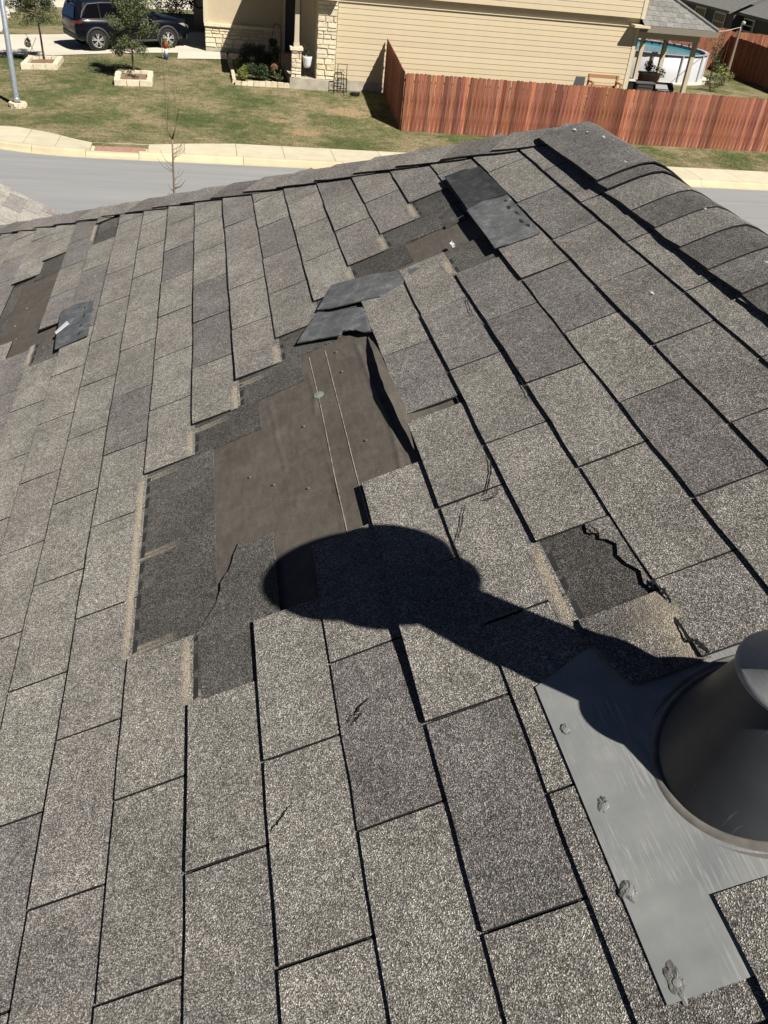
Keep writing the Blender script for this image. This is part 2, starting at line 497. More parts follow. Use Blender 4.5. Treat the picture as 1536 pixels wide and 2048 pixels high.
# ================================================================== our roof
PITCH = math.atan(0.5)
CA, SA = math.cos(PITCH), math.sin(PITCH)
OFFZ = 5.33585
TW, EX = 0.3048, 0.127            # tab width, exposure
VR, UP = 1.235, 2.2               # ridge line (distance up the slope), ridge end
UVP = {
 'S2': [(0.6467, -0.1172), (0.7072, -0.0756), (0.7604, -0.0661), (0.7866, -0.0472), (0.8579, -0.0227), (0.8403, 0.024), (0.8471, 0.0519), (0.729, 0.0503), (0.6089, 0.0487), (0.6114, 0.0087), (0.4821, 0.0062), (0.4845, -0.1073), (0.6019, -0.1091)],
 'F1': [(2.2328, 0.7691), (2.2386, 0.826), (2.2064, 0.8808), (1.9127, 0.8855), (1.9298, 0.8109), (1.9115, 0.7619)],
 'F2': [(1.9013, 0.7591), (1.9298, 0.8109), (1.9059, 0.8834), (1.5886, 0.8775), (1.594, 0.7634), (1.5943, 0.7537)],
 'F3a': [(1.7131, 0.2577), (1.8414, 0.3177), (1.7809, 0.4561), (1.7087, 0.5608), (1.6674, 0.5121), (1.6308, 0.4316), (1.6907, 0.2867)],
 'F3b': [(1.5731, 0.1825), (1.7114, 0.256), (1.66, 0.3006), (1.5912, 0.4243), (1.4438, 0.415), (1.4778, 0.3577), (1.5078, 0.3388), (1.5294, 0.3068), (1.5128, 0.2987)],
 'F4': [(2.626, -0.6687), (2.6412, -0.6244), (2.5994, -0.5337), (2.2936, -0.5237), (2.2878, -0.6478), (2.5859, -0.6693)],
 'grey': [(2.0562, 0.6859), (2.0516, 0.7473), (1.9136, 0.7499), (1.907, 0.6853)],
 'feltlap': [(1.4633, 0.3636), (1.3286, 0.363), (1.1561, 0.3603), (0.9974, 0.3678), (0.8504, 0.378)],
 'C1': [(1.4988, 0.202), (1.2446, 0.2034), (0.9685, 0.1994), (0.7448, 0.199)],
 'C2': [(1.4983, 0.2472), (1.0871, 0.2456), (0.891, 0.2441), (0.7449, 0.2453)],
 'caps': [(1.2974, 0.2046), (1.4266, 0.4022)],
 'nails': [(1.0785, 0.0107), (0.9476, 0.1386), (1.0288, 0.2837), (1.1889, 0.1537), (1.3562, 0.2747), (1.0119, 0.0643), (2.7734, -0.9113), (2.6242, -0.8779), (2.9155, -0.8843), (1.4652, 0.2737)],
 'tape': [(2.4385, -0.6682), (2.4922, -0.6274), (2.4586, -0.6148), (2.415, -0.6607)],
 'foil': [(1.7556, 0.6704)],
 'sealants': [(0.1706, 0.4262), (0.0521, 0.4334), (-0.0536, 0.4205), (-0.1541, 0.4288), (0.2773, 0.4411)],
 'cr1': [(0.8176, 0.5047), (0.754, 0.4964), (0.6919, 0.4685), (0.6843, 0.4567)],
 'cr2': [(0.6951, 0.4986), (0.6708, 0.4769), (0.674, 0.4489)],
 'cr3': [(0.6876, 0.4284), (0.6293, 0.4033), (0.5918, 0.3841)],
 'cr4': [(0.3517, 0.18), (0.3324, 0.1586), (0.3146, 0.1353)],
 'cr5': [(0.3333, 0.171), (0.3164, 0.1519), (0.3067, 0.1382)],
 'cr6': [(0.2216, 0.0362), (0.2004, 0.0188), (0.1858, 0.0023)],
 'cr7': [(1.4419, 0.631), (1.39, 0.621), (1.3147, 0.6135)],
 'cr8': [(1.0383, 0.6398), (0.9877, 0.6281), (0.9362, 0.6257), (0.895, 0.626)],
 'cr9': [(0.453, 0.2815), (0.4421, 0.2679), (0.4353, 0.2552)],
 'torn': [(0.3556, 0.6337), (0.3273, 0.6388), (0.3147, 0.6383), (0.2822, 0.6309), (0.2372, 0.6316), (0.2266, 0.6337), (0.2251, 0.6401), (0.2, 0.6453)],
 'cr10': [(0.5176, 0.5964), (0.4984, 0.5993), (0.4792, 0.6028)],
 'white': [(1.1033, 0.9638), (1.7236, 1.2204)],
}
ROW = {-5: .344, -4: .261, -3: .194, -2: .131, -1: .073, 0: .008, 1: -.039, 2: -.137, 3: -.193,
       4: -.283, 5: -.337, 6: -.418, 7: -.486, 8: -.55}


def rowoff(r):
    return ROW.get(r, -0.0692 * r)


def hipf(U, V):                   # < 0 on our slope's side of the hip
    return 1.118 * (U - UP) + (V - VR)


def w2l(p):                       # world -> slope frame (up-slope, along, normal)
    z = p[2] - OFFZ
    return (p[0] * CA + z * SA, p[1], -p[0] * SA + z * CA)


def l2w(V, U, N=0.0):
    return Vector((V * CA - N * SA, U, OFFZ + V * SA + N * CA))


def clip(poly, f):
    out = []
    n = len(poly)
    for i in range(n):
        a, b = poly[i - 1], poly[i]
        fa, fb = f(*a), f(*b)
        if (fa < 0) != (fb < 0):
            s = fa / (fa - fb)
            out.append((a[0] + (b[0] - a[0]) * s, a[1] + (b[1] - a[1]) * s))
        if fb < 0:
            out.append(b)
    return out


house = thing('shingled_house', 'brown-grey shingled house with storm-damaged hip roof filling the foreground', 'house', (0, 1, 0))

# --- felt covered deck
felt = MB()
felt.prism([(-2.3, -6), (VR, -6), (VR, UP), (-2.3, UP + (VR + 2.3) / 1.118)], -0.05, -0.0105)
roof = felt.build('roof', M['felt'], house, local=True)
roof.location = (0, -1, OFFZ)
roof.rotation_euler = (0, -PITCH, 0)
roof['label'] = 'brown felt underlayment showing where shingle tabs are torn off'


def ribbon_ridge(x, y, line, wdt, h):
    best = 9
    for i in range(len(line) - 1):
        (u0, v0), (u1, v1) = line[i], line[i + 1]
        du, dv = u1 - u0, v1 - v0
        s = max(0, min(1, ((y - u0) * du + (x - v0) * dv) / (du * du + dv * dv)))
        d = math.hypot(y - u0 - s * du, x - v0 - s * dv)
        best = min(best, d)
    return h * math.exp(-(best / wdt) ** 2)


WR = [([(1.0, -.06), (.97, .05), (.99, .16)], .006, .002), ([(1.2, .02), (1.12, .12), (1.1, .3)], .007, .0022), ([(.9, .02), (.82, .1), (.74, .16)], .006, .0025), ([(1.46, .33), (1.25, .335), (1.05, .345), (.86, .335)], .005, .005),
      ([(1.42, .19), (1.3, .195), (1.22, .185)], .004, .004),
      ([(1.36, .08), (1.2, .085), (1.05, .095)], .004, .0035),
      ([(1.05, .19), (.9, .2), (.8, .195)], .004, .003),
      ([(2.0, .62), (1.9, .66), (1.8, .72)], .01, .003),
      ([(3.1, -.87), (2.9, -.9), (2.6, -.95)], .01, .003)]


def feltz(x, y):
    z = -0.0082 + 0.0007 * math.sin(9 * x + 3 * y) + 0.0006 * math.sin(23 * y - 11 * x)
    for ln, wd, h in WR:
        z += ribbon_ridge(x, y, ln, wd, h * .55)
    return z


def rng(a, b, st):
    n = int(round((b - a) / st))
    return [a + (b - a) * i / n for i in range(n + 1)]


for nm, (x0, x1, y0, y1) in (('felt_sheet', (-.32, .58, .55, 1.95)), ('felt_sheet', (.4, .98, 1.951, 2.3)), ('felt_sheet', (-1.3, -.5, 2.1, 3.75))):
    fine = (.005, .009) if x0 == -.32 else (.012, .014)
    q = MB().grid(rng(x0, x1, fine[0]), rng(y0, y1, fine[1]), feltz)
    q.build('felt_sheet', M['felt'], roof, local=True, smooth=True)

# --- shingle tabs
MISSING = {(-8, 8), (-8, 9), (-7, 7), (-7, 8), (-7, 9), (-6, 7), (-5, 10), (-2, 2), (-2, 3), (-1, 1), (-1, 2), (-1, 3),
           (0, 2), (0, 3), (0, 4), (1, 2), (1, 3), (1, 4), (2, 3), (2, 4), (2, 5), (3, 5), (4, 1), (4, 6), (5, 5), (5, 6),
           (4, 0), (6, 0)}
TRIM = {(-7, 10): (3.42, None), (-8, 10): (3.28, None), (3, 4): (None, 1.665), (5, -1): (None, -.13), (5, 0): (.2, None)}
LIFT = {(2, 1): (.004, .017), (4, -1): (.006, .006), (5, 0): (.005, .005), (5, -1): (.005, .005), (5, 4): (.006, .004), (6, 5): (.004, .004), (3, 3): (.008, .012), (2, 2): (.008, .004), (4, 3): (.007, .006),
        (5, 3): (.008, .006), (4, 2): (.006, .008), (5, 2): (.003, .007), (4, 4): (.006, .007), (3, 4): (.006, .004), (3, 2): (.006, .006)}
TONES = [(1.1, 1.07, 1.01), (1.1, 1.08, 1.02), (1.04, 1.01, 0.96), (1.02, 0.98, 0.95), (0.9, 0.87, 0.865), (0.83, 0.79, 0.79), (1.12, 1.09, 1.03), (1.0, 0.97, 0.93), (1.08, 1.05, 0.99)]


def visible_cell(c):
    p = l2w(c[1], c[0]) - CAM
    z = sum(RWC[2][i] * p[i] for i in range(3))
    if z < 0.25:
        return False
    x = sum(RWC[0][i] * p[i] for i in range(3)) / z
    y = sum(RWC[1][i] * p[i] for i in range(3)) / z
    return abs(x) < 0.60 and abs(y) < 0.75


rest_tabs = MB()
layer = MB()
tone_rng = random.Random(5)


def headlap_n(V, r):
    return -0.001 - 0.0035 * (V / EX - (r + .9)) / 1.5


gap = 0.0021
for r in range(-17, 9):
    for k in range(-16, 24):
        u0 = (k + (.5 if r % 2 else 0) + rowoff(r)) * TW
        u1 = u0 + TW
        V0, V1 = r * EX, (r + 1.04) * EX
        tone = list(tone_rng.choice(TONES))
        tj = tone_rng.uniform(.93, 1.07)
        tone = [c_ * tj for c_ in tone]
        jit = [tone_rng.uniform(-.0016, .0016) for _ in range(6)]
        lj = tone_rng.uniform(-.0008, .0016)
        if u1 < -5.9 or hipf(u0, V0) > -.12 or V0 < -2.3:
            continue
        if (r, k) in MISSING:
            continue
        a, b = u0 + gap, u1 - gap
        if (r, k) in TRIM:
            ta, tb = TRIM[(r, k)]
            a = ta if ta is not None else a
            b = tb if tb is not None else b
        if (r, k) == (3, 3) or (r, k) == (3, 2):
            if k == 3:
                a += .028
        l0, l1 = [q_ * (1 if (r, k) == (2, 1) else .4) for q_ in LIFT.get((r, k), (0, 0))]
        if r >= 4 and (r, k) not in LIFT:
            l0 = l1 = -.0006
        if r < 1 and (r, k) not in LIFT:
            l0 = l1 = .0022 if r > -4 else .003
        # butt edge, slightly wavy
        n = 5
        butt = [(V0 + jit[i], a + (b - a) * i / (n - 1)) for i in range(n)]
        poly = butt + [(min(V1, 1.13), b), (min(V1, 1.13), a)]
        if hipf(b, V1) > -.12:
            poly = clip(poly, lambda x, y: hipf(y, x) + .12)
            if len(poly) < 3:
                continue

        def top(x, y, V0=V0, a=a, b=b, l0=l0, l1=l1, lj=lj):
            s = (x - V0) / EX
            lf = l0 + (l1 - l0) * (y - a) / (b - a) + lj
            return 0.0056 - 0.0051 * s + lf * max(0.0, 1 - s / 1.0)

        def botm(x, y, top=top):
            return top(x, y) - 0.0042
        def tabmesh(mb):
            if len(poly) != 7:
                return mb.prism(poly, botm, top)
            nv = 3
            vt = []
            Vt = poly[5][0]
            for j in range(nv + 1):
                for i in range(5):
                    x_ = butt[i][0] + (Vt - butt[i][0]) * j / nv
                    vt.append((x_, butt[i][1], top(x_, butt[i][1]) + (jit[(i + j) % 6] * .25 if j < nv else 0)))
            nb = len(vt)
            border = [0, 1, 2, 3, 4, 9, 14, 19, 18, 17, 16, 15, 10, 5]
            vb = [(vt[q_][0], vt[q_][1], vt[q_][2] - .0042) for q_ in border]
            ft = [(j * 5 + i, (j + 1) * 5 + i, (j + 1) * 5 + i + 1, j * 5 + i + 1) for j in range(nv) for i in range(4)]
            fsd = [(border[q_], border[(q_ + 1) % 14], nb + (q_ + 1) % 14, nb + q_) for q_ in range(14)]
            mb.add(vt + vb, ft + fsd)
            return mb
        cen = (0.5 * (a + b), V0 + .5 * EX)
        vis = any(visible_cell(q) for q in (cen, (a, V0), (b, V0), (a, V1), (b, V1)))
        if vis:
            mb = tabmesh(MB())
            mb.build('shingle', M['shingle'], roof, local=True, color=tone, side=M['asphalt_edge'])
        else:
            tabmesh(rest_tabs)
        # covered upper part of the same strip
        hl = [((r + .9) * EX, u0), ((r + 2.4) * EX, u0), ((r + 2.4) * EX, u1), ((r + .9) * EX, u1)]
        hl = [(min(x, 1.13), y) for x, y in hl]
        if hipf(u1, hl[1][0]) > -.13:
            hl = clip(hl, lambda x, y: hipf(y, x) + .13)
        if len(hl) < 3:
            continue
        if r in (-9, -8, -7) and u1 > 2.45 and u0 < 3.2 and not (r == -7 and u0 > 2.9):
            continue
        exposed = False
        for (mr, mk) in MISSING:
            if mr in (r + 1, r + 2):
                mu = (mk + (.5 if mr % 2 else 0) + rowoff(mr)) * TW
                if mu < u1 and mu + TW > u0:
                    exposed = True
        tf = (lambda x, y, r=r: headlap_n(x, r))
        bf = (lambda x, y, r=r: headlap_n(x, r) - .0042)
        if exposed and vis:
            hm = MB().prism(hl, bf, tf)
            g = tone_rng.uniform(.72, 1.0)
            hm.build('headlap', M['headlap'], roof, local=True, color=(g * 1.03, g, g * .97))
        else:
            layer.prism(hl, bf, tf)
o = rest_tabs.build('shingle_field', M['shingle'], roof, local=True)
o['kind'] = 'stuff'
o = layer.build('headlap_layer', M['headlap'], roof, local=True, color=(.5, .5, .5))
o['kind'] = 'stuff'

# torn remnant beside the vent flashing, creased and rubbed to the tan mat
xs, ys = rng(.511, .645, .009), rng(.195, .335, .009)
q = MB()
wear = []


def remz(x, y):
    return .0085 - .045 * (x - .511) + .006 * math.exp(-((y - .27 - .3 * (x - .57)) / .03) ** 2)


q.grid(xs, ys, remz)
b0 = len(q.v)
q.v = [(x, y if not (x < .53 and y < .28) else max(y, .281 - (x - .511) * 3.4), z) for x, y, z in q.v]
for x, y, z in q.v:
    wear.append(max(0, min(1, .85 * math.exp(-(((x - .628) / .02) ** 2)) * (1 if y > .21 else .5) + .35 * math.exp(-((x - .59) / .02) ** 2 - ((y - .29) / .05) ** 2))))
q.build('torn_shingle', M['shingle'], roof, local=True, smooth=True, color=(.8, .77, .75), wear=wear)
sl_ = [(.592, .5235), (.633, .521), (.6345, .43), (.634, .338), (.628, .342), (.622, .36), (.628, .385), (.616, .41), (.611, .432), (.619, .455), (.61, .472), (.6, .48), (.604, .492), (.588, .503)]
MB().prism(sl_, -.002, lambda x, y: .0022 - .01 * abs(x - .62)).build('torn_shingle', M['shingle'], roof, local=True, color=(.92, .89, .86), side=M['asphalt_edge'])
# torn remnant of headlap left in the big bare patch
S2 = [(v_, u_) for u_, v_ in UVP['S2']]
jag = []
for i, p in enumerate(S2):
    jag.append(p)
    nx = S2[(i + 1) % len(S2)]
    if 1 <= i <= 6:
        for s in (.3, .6):
            jag.append((p[0] + (nx[0] - p[0]) * s + rnd.uniform(-.004, .004), p[1] + (nx[1] - p[1]) * s + rnd.uniform(-.004, .004)))
MB().prism(jag, -.007, -.001).build('torn_headlap', M['headlap'], roof, local=True, color=(.95, .93, .9))


# bands of unweathered tan mat and black adhesive dashes beside each lost tab
def band(u0, u1, V, wd, n0, tone, amp=1.0):
    q = MB()
    ys = rng(u0, u1, .02) if u1 - u0 > .03 else [u0, u1]
    xs = [V - wd, V - wd * .72, V - wd * .4, V - wd * .1, V]
    wob = {y: rnd.uniform(-.0015, .0015) for y in ys}
    vs_, fs_, wr = [], [], []
    for y in ys:
        ew = .3 + .7 * sm(min(y - u0, u1 - y) / .03) if u1 - u0 > .1 else .8
        for j, x in enumerate(xs):
            vs_.append((x + wob[y], y, n0 + .0003 * (j in (1, 2, 3))))
            wr.append((0, .5, 1.0, .95, .45)[j] * amp * ew)
    nx = len(xs)
    for j in range(len(ys) - 1):
        for i in range(nx - 1):
            fs_.append((j * nx + i, j * nx + i + 1, (j + 1) * nx + i + 1, (j + 1) * nx + i))
    q.add(vs_, fs_)
    q.build('mat_band', M['shingle'], roof, local=True, color=tone, wear=wr)


def cross_band(U, v0, v1, n0, tone):
    q = MB()
    ys = [U - .014, U - .006, U, U + .006, U + .014]
    xs = rng(v0, v1, .012)
    vs_, fs_, wr = [], [], []
    for i, x in enumerate(xs):
        for j, y in enumerate(ys):
            vs_.append((x, y + rnd.uniform(-.001, .001), n0(x) + .0002 * (j == 2)))
            wr.append((0, .7, .2, .7, 0)[j] * (1 - i / (len(xs) - 1)) ** .7)
    for i in range(len(xs) - 1):
        for j in range(4):
            fs_.append((i * 5 + j, i * 5 + j + 1, (i + 1) * 5 + j + 1, (i + 1) * 5 + j))
    q.add(vs_, fs_)
    q.build('mat_band', M['headlap'], roof, local=True, color=tone, wear=wr)


def dashes(u0, u1, V, n0):
    y = u0 + .008
    while y < u1 - .012:
        ln = rnd.uniform(.025, .05)
        e = min(y + ln, u1 - .004)
        q = MB().prism([(V + .004 + rnd.uniform(-.001, .001), y), (V + .014, y + .002), (V + .0145 + rnd.uniform(-.001, .001), e), (V + .0035, e - .002)], n0, n0 + .0008)
        q.build('adhesive_dash', M['tar'], roof, local=True)
        y = e + rnd.uniform(.012, .03)


mid = (1.0, .97, .93)
for r, ua, ub in ((-2, .655, 1.25), (-1, .485, .645), (-1, 1.262, 1.375), (0, 1.387, 1.512), (1, 1.53, 1.63), (2, 1.64, 1.7), (3, 1.84, 1.893),
                  (4, 1.93, 2.03), (5, 2.06, 2.19), (5, 1.585, 1.69), (4, .335, .52), (-6, 2.3, 2.46), (-5, 3.4, 3.62)):
    band(ua, ub, r * EX - .001, .021, .0016, mid)
    dashes(ua, ub, r * EX, headlap_n(r * EX + .01, r - 1))
for U, r in ((.945, -2), (1.24, -2), (.668, -2), (.495, -1), (1.37, -1), (1.502, 0)):
    cross_band(U, r * EX + .004, (r + 1.0) * EX - .03, (lambda x, r=r: headlap_n(x, r - 1) + .0005), (.9, .88, .86))

# folded-back tabs showing the dark underside


def flap(key, bulge, rows=9, name='folded_shingle', tone=(1, 1, 1), axis=0, base=.0075):
    P = [(v_, u_) for u_, v_ in UVP[key]]
    cx = sum(p[0] for p in P) / len(P)
    cy = sum(p[1] for p in P) / len(P)
    q = MB()
    n = len(P)
    edge = []
    for i in range(n):
        a, b = P[i], P[(i + 1) % n]
        for s in range(4):
            f = s / 4
            edge.append((a[0] + (b[0] - a[0]) * f + (rnd.uniform(-.0015, .0015) if s else 0), a[1] + (b[1] - a[1]) * f + (rnd.uniform(-.0015, .0015) if s else 0)))
    m_ = len(edge)
    vs_, fs_ = [], []
    for j in range(rows):
        f = 1 - j / rows
        for (x, y) in edge:
            px, py = cx + (x - cx) * f, cy + (y - cy) * f
            vs_.append((px, py, base + bulge(px, py)))
    for j in range(rows - 1):
        for i in range(m_):
            fs_.append((j * m_ + i, j * m_ + (i + 1) % m_, (j + 1) * m_ + (i + 1) % m_, (j + 1) * m_ + i))
    vs_.append((cx, cy, base + bulge(cx, cy)))
    for i in range(m_):
        fs_.append(((rows - 1) * m_ + i, (rows - 1) * m_ + (i + 1) % m_, len(vs_) - 1))
    lower = len(vs_)
    for i in range(m_):
        x, y, z = vs_[i]
        vs_.append((x, y, z - .0032))
    for i in range(m_):
        fs_.append((i, lower + i, lower + (i + 1) % m_, (i + 1) % m_))
    fs_.append(tuple(lower + i for i in range(m_)))
    q.add(vs_, fs_)
    return q.build(name, M['underside'], roof, local=True, color=tone)


f1 = flap('F1', lambda x, y: .003 + .006 * sm((.87 - x) / .09) + .004 * sm((.79 - x) / .03), tone=(.85, .85, .86))
f2 = flap('F2', lambda x, y: .0015 + .006 * sm((.87 - x) / .09) + .004 * sm((.79 - x) / .03), tone=(2.4, 2.38, 2.34))
f3a = flap('F3a', lambda x, y: .0005 + .003 * math.sin(16 * (y - 1.6)) - .006 * sm((x - .42) / .06), tone=(2.3, 2.28, 2.25))
f3b = flap('F3b', lambda x, y: -.001 + .004 * math.sin(13 * (y - 1.45)) - .009 * sm((x - .37) / .035), tone=(2.3, 2.3, 2.28))
f4 = flap('F4', lambda x, y: .006 + .03 * max(0, -.53 - x), tone=(2.1, 2.15, 2.2))
g1 = flap('grey', lambda x, y: -.0118, name='felt_scrap', tone=(1.5, 1.35, 1.25))
# scattered adhesive patches on the folded undersides
for pts_, par, hz in (([(2.17, .875), (2.1, .866), (2.05, .872), (2.0, .866), (1.95, .868)], f1, None), ([(1.87, .868), (1.82, .858), (1.76, .866), (1.70, .86), (1.66, .866)], f2, None), ([(2.56, -.565), (2.48, -.56), (2.4, -.563), (2.33, -.56)], f4, None)):
    for (u_, v_) in pts_:
        zz = {f1.name: lambda x: .0075 + .003 + .006 * sm((.87 - x) / .09) + .004 * sm((.79 - x) / .03),
              f2.name: lambda x: .0075 + .0015 + .006 * sm((.87 - x) / .09) + .004 * sm((.79 - x) / .03),
              f4.name: lambda x: .0075 + .006 + .03 * max(0, -.53 - x)}[par.name]
        pl = []
        for kk in range(9):
            t_ = kk / 9 * 2 * math.pi
            pl.append((v_ + math.cos(t_) * .005 * rnd.uniform(.3, 1.5), u_ + math.sin(t_) * .016 * rnd.uniform(.3, 1.4)))
        MB().prism(pl, lambda x, y: zz(x) - .0005, lambda x, y: zz(x) + .0004).build('adhesive_dash', M['tar'], roof, local=True)

# lifted lap of the felt with a dark gap under it
lap = UVP['feltlap']
q = MB()
vs_, fs_ = [], []
npt = 24
for i in range(npt + 1):
    s = i / npt * (len(lap) - 1)
    j = min(int(s), len(lap) - 2)
    f = s - j
    u_ = lap[j][0] + (lap[j + 1][0] - lap[j][0]) * f
    v_ = lap[j][1] + (lap[j + 1][1] - lap[j][1]) * f + rnd.uniform(-.001, .001)
    hgt = .024 * math.sin(math.pi * min(1, max(0.02, i / npt))) ** .8
    for jj in range(5):
        vs_.append((v_ + jj * .022, u_, -.0062 + hgt * (1 - jj / 4) ** 1.5))
for i in range(npt):
    for jj in range(4):
        fs_.append((i * 5 + jj, i * 5 + jj + 1, (i + 1) * 5 + jj + 1, (i + 1) * 5 + jj))
q.add(vs_, fs_)
q.build('felt_lap', M['felt'], roof, local=True, smooth=True)


def ribbon(name, pts_, wd, n0, mat, jitter=.0, sub=6, taper=False):
    q = MB()
    P = []
    for i in range(len(pts_) - 1):
        for s in range(sub):
            f = s / sub
            P.append((pts_[i][0] + (pts_[i + 1][0] - pts_[i][0]) * f + rnd.uniform(-jitter, jitter), pts_[i][1] + (pts_[i + 1][1] - pts_[i][1]) * f + rnd.uniform(-jitter, jitter)))
    P.append(pts_[-1])
    vs_, fs_ = [], []
    for i, (u_, v_) in enumerate(P):
        a, b = P[max(0, i - 1)], P[min(len(P) - 1, i + 1)]
        du, dv = b[0] - a[0], b[1] - a[1]
        ln = math.hypot(du, dv) or 1
        w = wd * (rnd.uniform(.5, 1.2) if jitter else rnd.uniform(.75, 1.15)) * (math.sin(math.pi * (i + .5) / len(P)) if taper else 1)
        z = n0(v_, u_) if callable(n0) else n0
        vs_ += [(v_ + du / ln * w, u_ - dv / ln * w, z), (v_ - du / ln * w, u_ + dv / ln * w, z)]
    for i in range(len(P) - 1):
        fs_.append((2 * i, 2 * i + 1, 2 * i + 3, 2 * i + 2))
    q.add(vs_, fs_)
    return q.build(name, mat, roof, local=True)


for key in ('C1', 'C2'):
    pts_ = UVP[key]
    ribbon('chalk_line', pts_, .0009, lambda x, y: feltz(x, y) + .0016, M['chalk'], sub=30)


def tabtop(v_, u_):
    r = math.floor(v_ / EX)
    return 0.0062 - 0.0057 * (v_ / EX - r)


for key in [k_ for k_ in UVP if k_.startswith('cr')]:
    ribbon('crack', UVP[key], .0016, lambda x, y: tabtop(x, y) + (.0052 if x > .38 else .0022), M['asphalt_edge'], jitter=.0022, sub=7, taper=True)
ribbon('crack', UVP['torn'], .0024, lambda x, y: .008, M['asphalt_edge'], jitter=.003, sub=6)

for (u_, v_) in UVP['caps']:
    q = MB().lathe([(0, .0035), (.004, .0034), (.008, .0022), (.0125, .002), (.0128, 0), (0, -.0002)], (v_, u_, feltz(v_, u_) + .0004), 20)
    cp = q.build('cap_nail', M['green_cap'], roof, local=True)
for (u_, v_) in UVP['nails']:
    z = feltz(v_, u_)
    q = MB().lathe([(0, .0042), (.0032, .0038), (.0036, .0026), (.0015, .0022), (.0015, -.001)], (v_, u_, z), 10)
    q.build('nail', M['nail'], roof, local=True)
tp = [(v_, u_) for u_, v_ in UVP['tape']]
MB().prism(tp, .018, .0195).build('release_tape', M['white_film'], roof, local=True)
fu, fv = UVP['foil'][0]
q = MB()
for i in range(7):
    a, b, c_ = [(fv + rnd.uniform(-.007, .007), fu + rnd.uniform(-.022, .014), .001 + rnd.uniform(0, .011)) for _ in range(3)]
    q.add([a, b, c_], [(0, 1, 2)])
q.build('release_tape', M['white_film'], roof, local=True)

# --- hip and ridge caps
PEAK = Vector((VR * CA, UP, OFFZ + VR * SA))
HD = Vector((-1, 1, -.5)) / 1.5
HC = Vector((1, 1, 0)) / math.sqrt(2)


def cap_piece(frame, width, s0, s1, lift0, lift1, slope, rad, tone, seg=10, thick=.0035, edge_jit=.0, jitseed=0):
    rr = random.Random(jitseed)
    q = MB()
    ns = 4
    topv, botv = [], []
    for j in range(ns + 1):
        f = j / ns
        s = s0 + (s1 - s0) * f
        lf = lift0 + (lift1 - lift0) * f
        for i in range(seg + 1):
            x = (2 * i / seg - 1) * width
            if i in (0, seg):
                x += rr.uniform(-edge_jit, edge_jit)
            h = -slope * (math.sqrt(x * x + rad * rad) - math.sqrt(width * width + rad * rad) + width) + lf * (1 if x < 0 else 1 - .8 * x / width)
            p = frame(s, x)
            topv.append(w2l((p.x, p.y, p.z + h)))
            botv.append(w2l((p.x, p.y, p.z + h - thick)))
    n1 = seg + 1
    N_ = len(topv)
    fs_ = []
    for j in range(ns):
        for i in range(seg):
            a = j * n1 + i
            fs_.append((a, a + 1, a + n1 + 1, a + n1))
            fs_.append((N_ + a, N_ + a + n1, N_ + a + n1 + 1, N_ + a + 1))
        fs_.append((j * n1, (j + 1) * n1, N_ + (j + 1) * n1, N_ + j * n1))
        fs_.append((j * n1 + seg, N_ + j * n1 + seg, N_ + (j + 1) * n1 + seg, (j + 1) * n1 + seg))
    for i in range(seg):
        fs_.append((i, N_ + i, N_ + i + 1, i + 1))
        fs_.append((ns * n1 + i, ns * n1 + i + 1, N_ + ns * n1 + i + 1, N_ + ns * n1 + i))
    q.add(topv + botv, fs_)
    o_ = q.build('cap_shingle', M['shingle'], roof, local=True, color=tone)
    o_.data.materials.append(M['asphalt_edge'])
    o_.data.polygons.foreach_set('material_index', [0 if max(f_) < N_ else 1 for f_ in fs_])
    return o_


CAPT = [(1.0, .97, .93), (.78, .75, .73), (1.1, 1.06, 1.0), (.9, .86, .85), (1.04, 1.0, .97), (.7, .67, .67)]
hipframe = lambda s, x: PEAK + HD * s + HC * x
nh = 0
s = 5.2
while s > 0.0:
    s -= .19
    wd = .138 + rnd.uniform(-.003, .003)
    cap_piece(hipframe, wd, s + .19, max(s - .1, .02), .0175 + rnd.uniform(0, .003), .008, .3536, .035, tone=CAPT[(nh * 5 + nh // 3) % 6], edge_jit=.004, jitseed=nh)
    nh += 1
ridgeframe = lambda s, x: Vector((PEAK.x + x, s, PEAK.z))
s = -1.2
nr = 0
while s < 1.6:
    cap_piece(ridgeframe, .143 + rnd.uniform(-.003, .003), s, s + .27, .0165 + rnd.uniform(0, .003), .0085, .5, .04, tone=[(1.06, 1.04, 1.0), (.68, .665, .65)][nr % 2] if rnd.random() < .85 else (.88, .86, .84), edge_jit=.003, jitseed=100 + nr)
    s += .134
    nr += 1
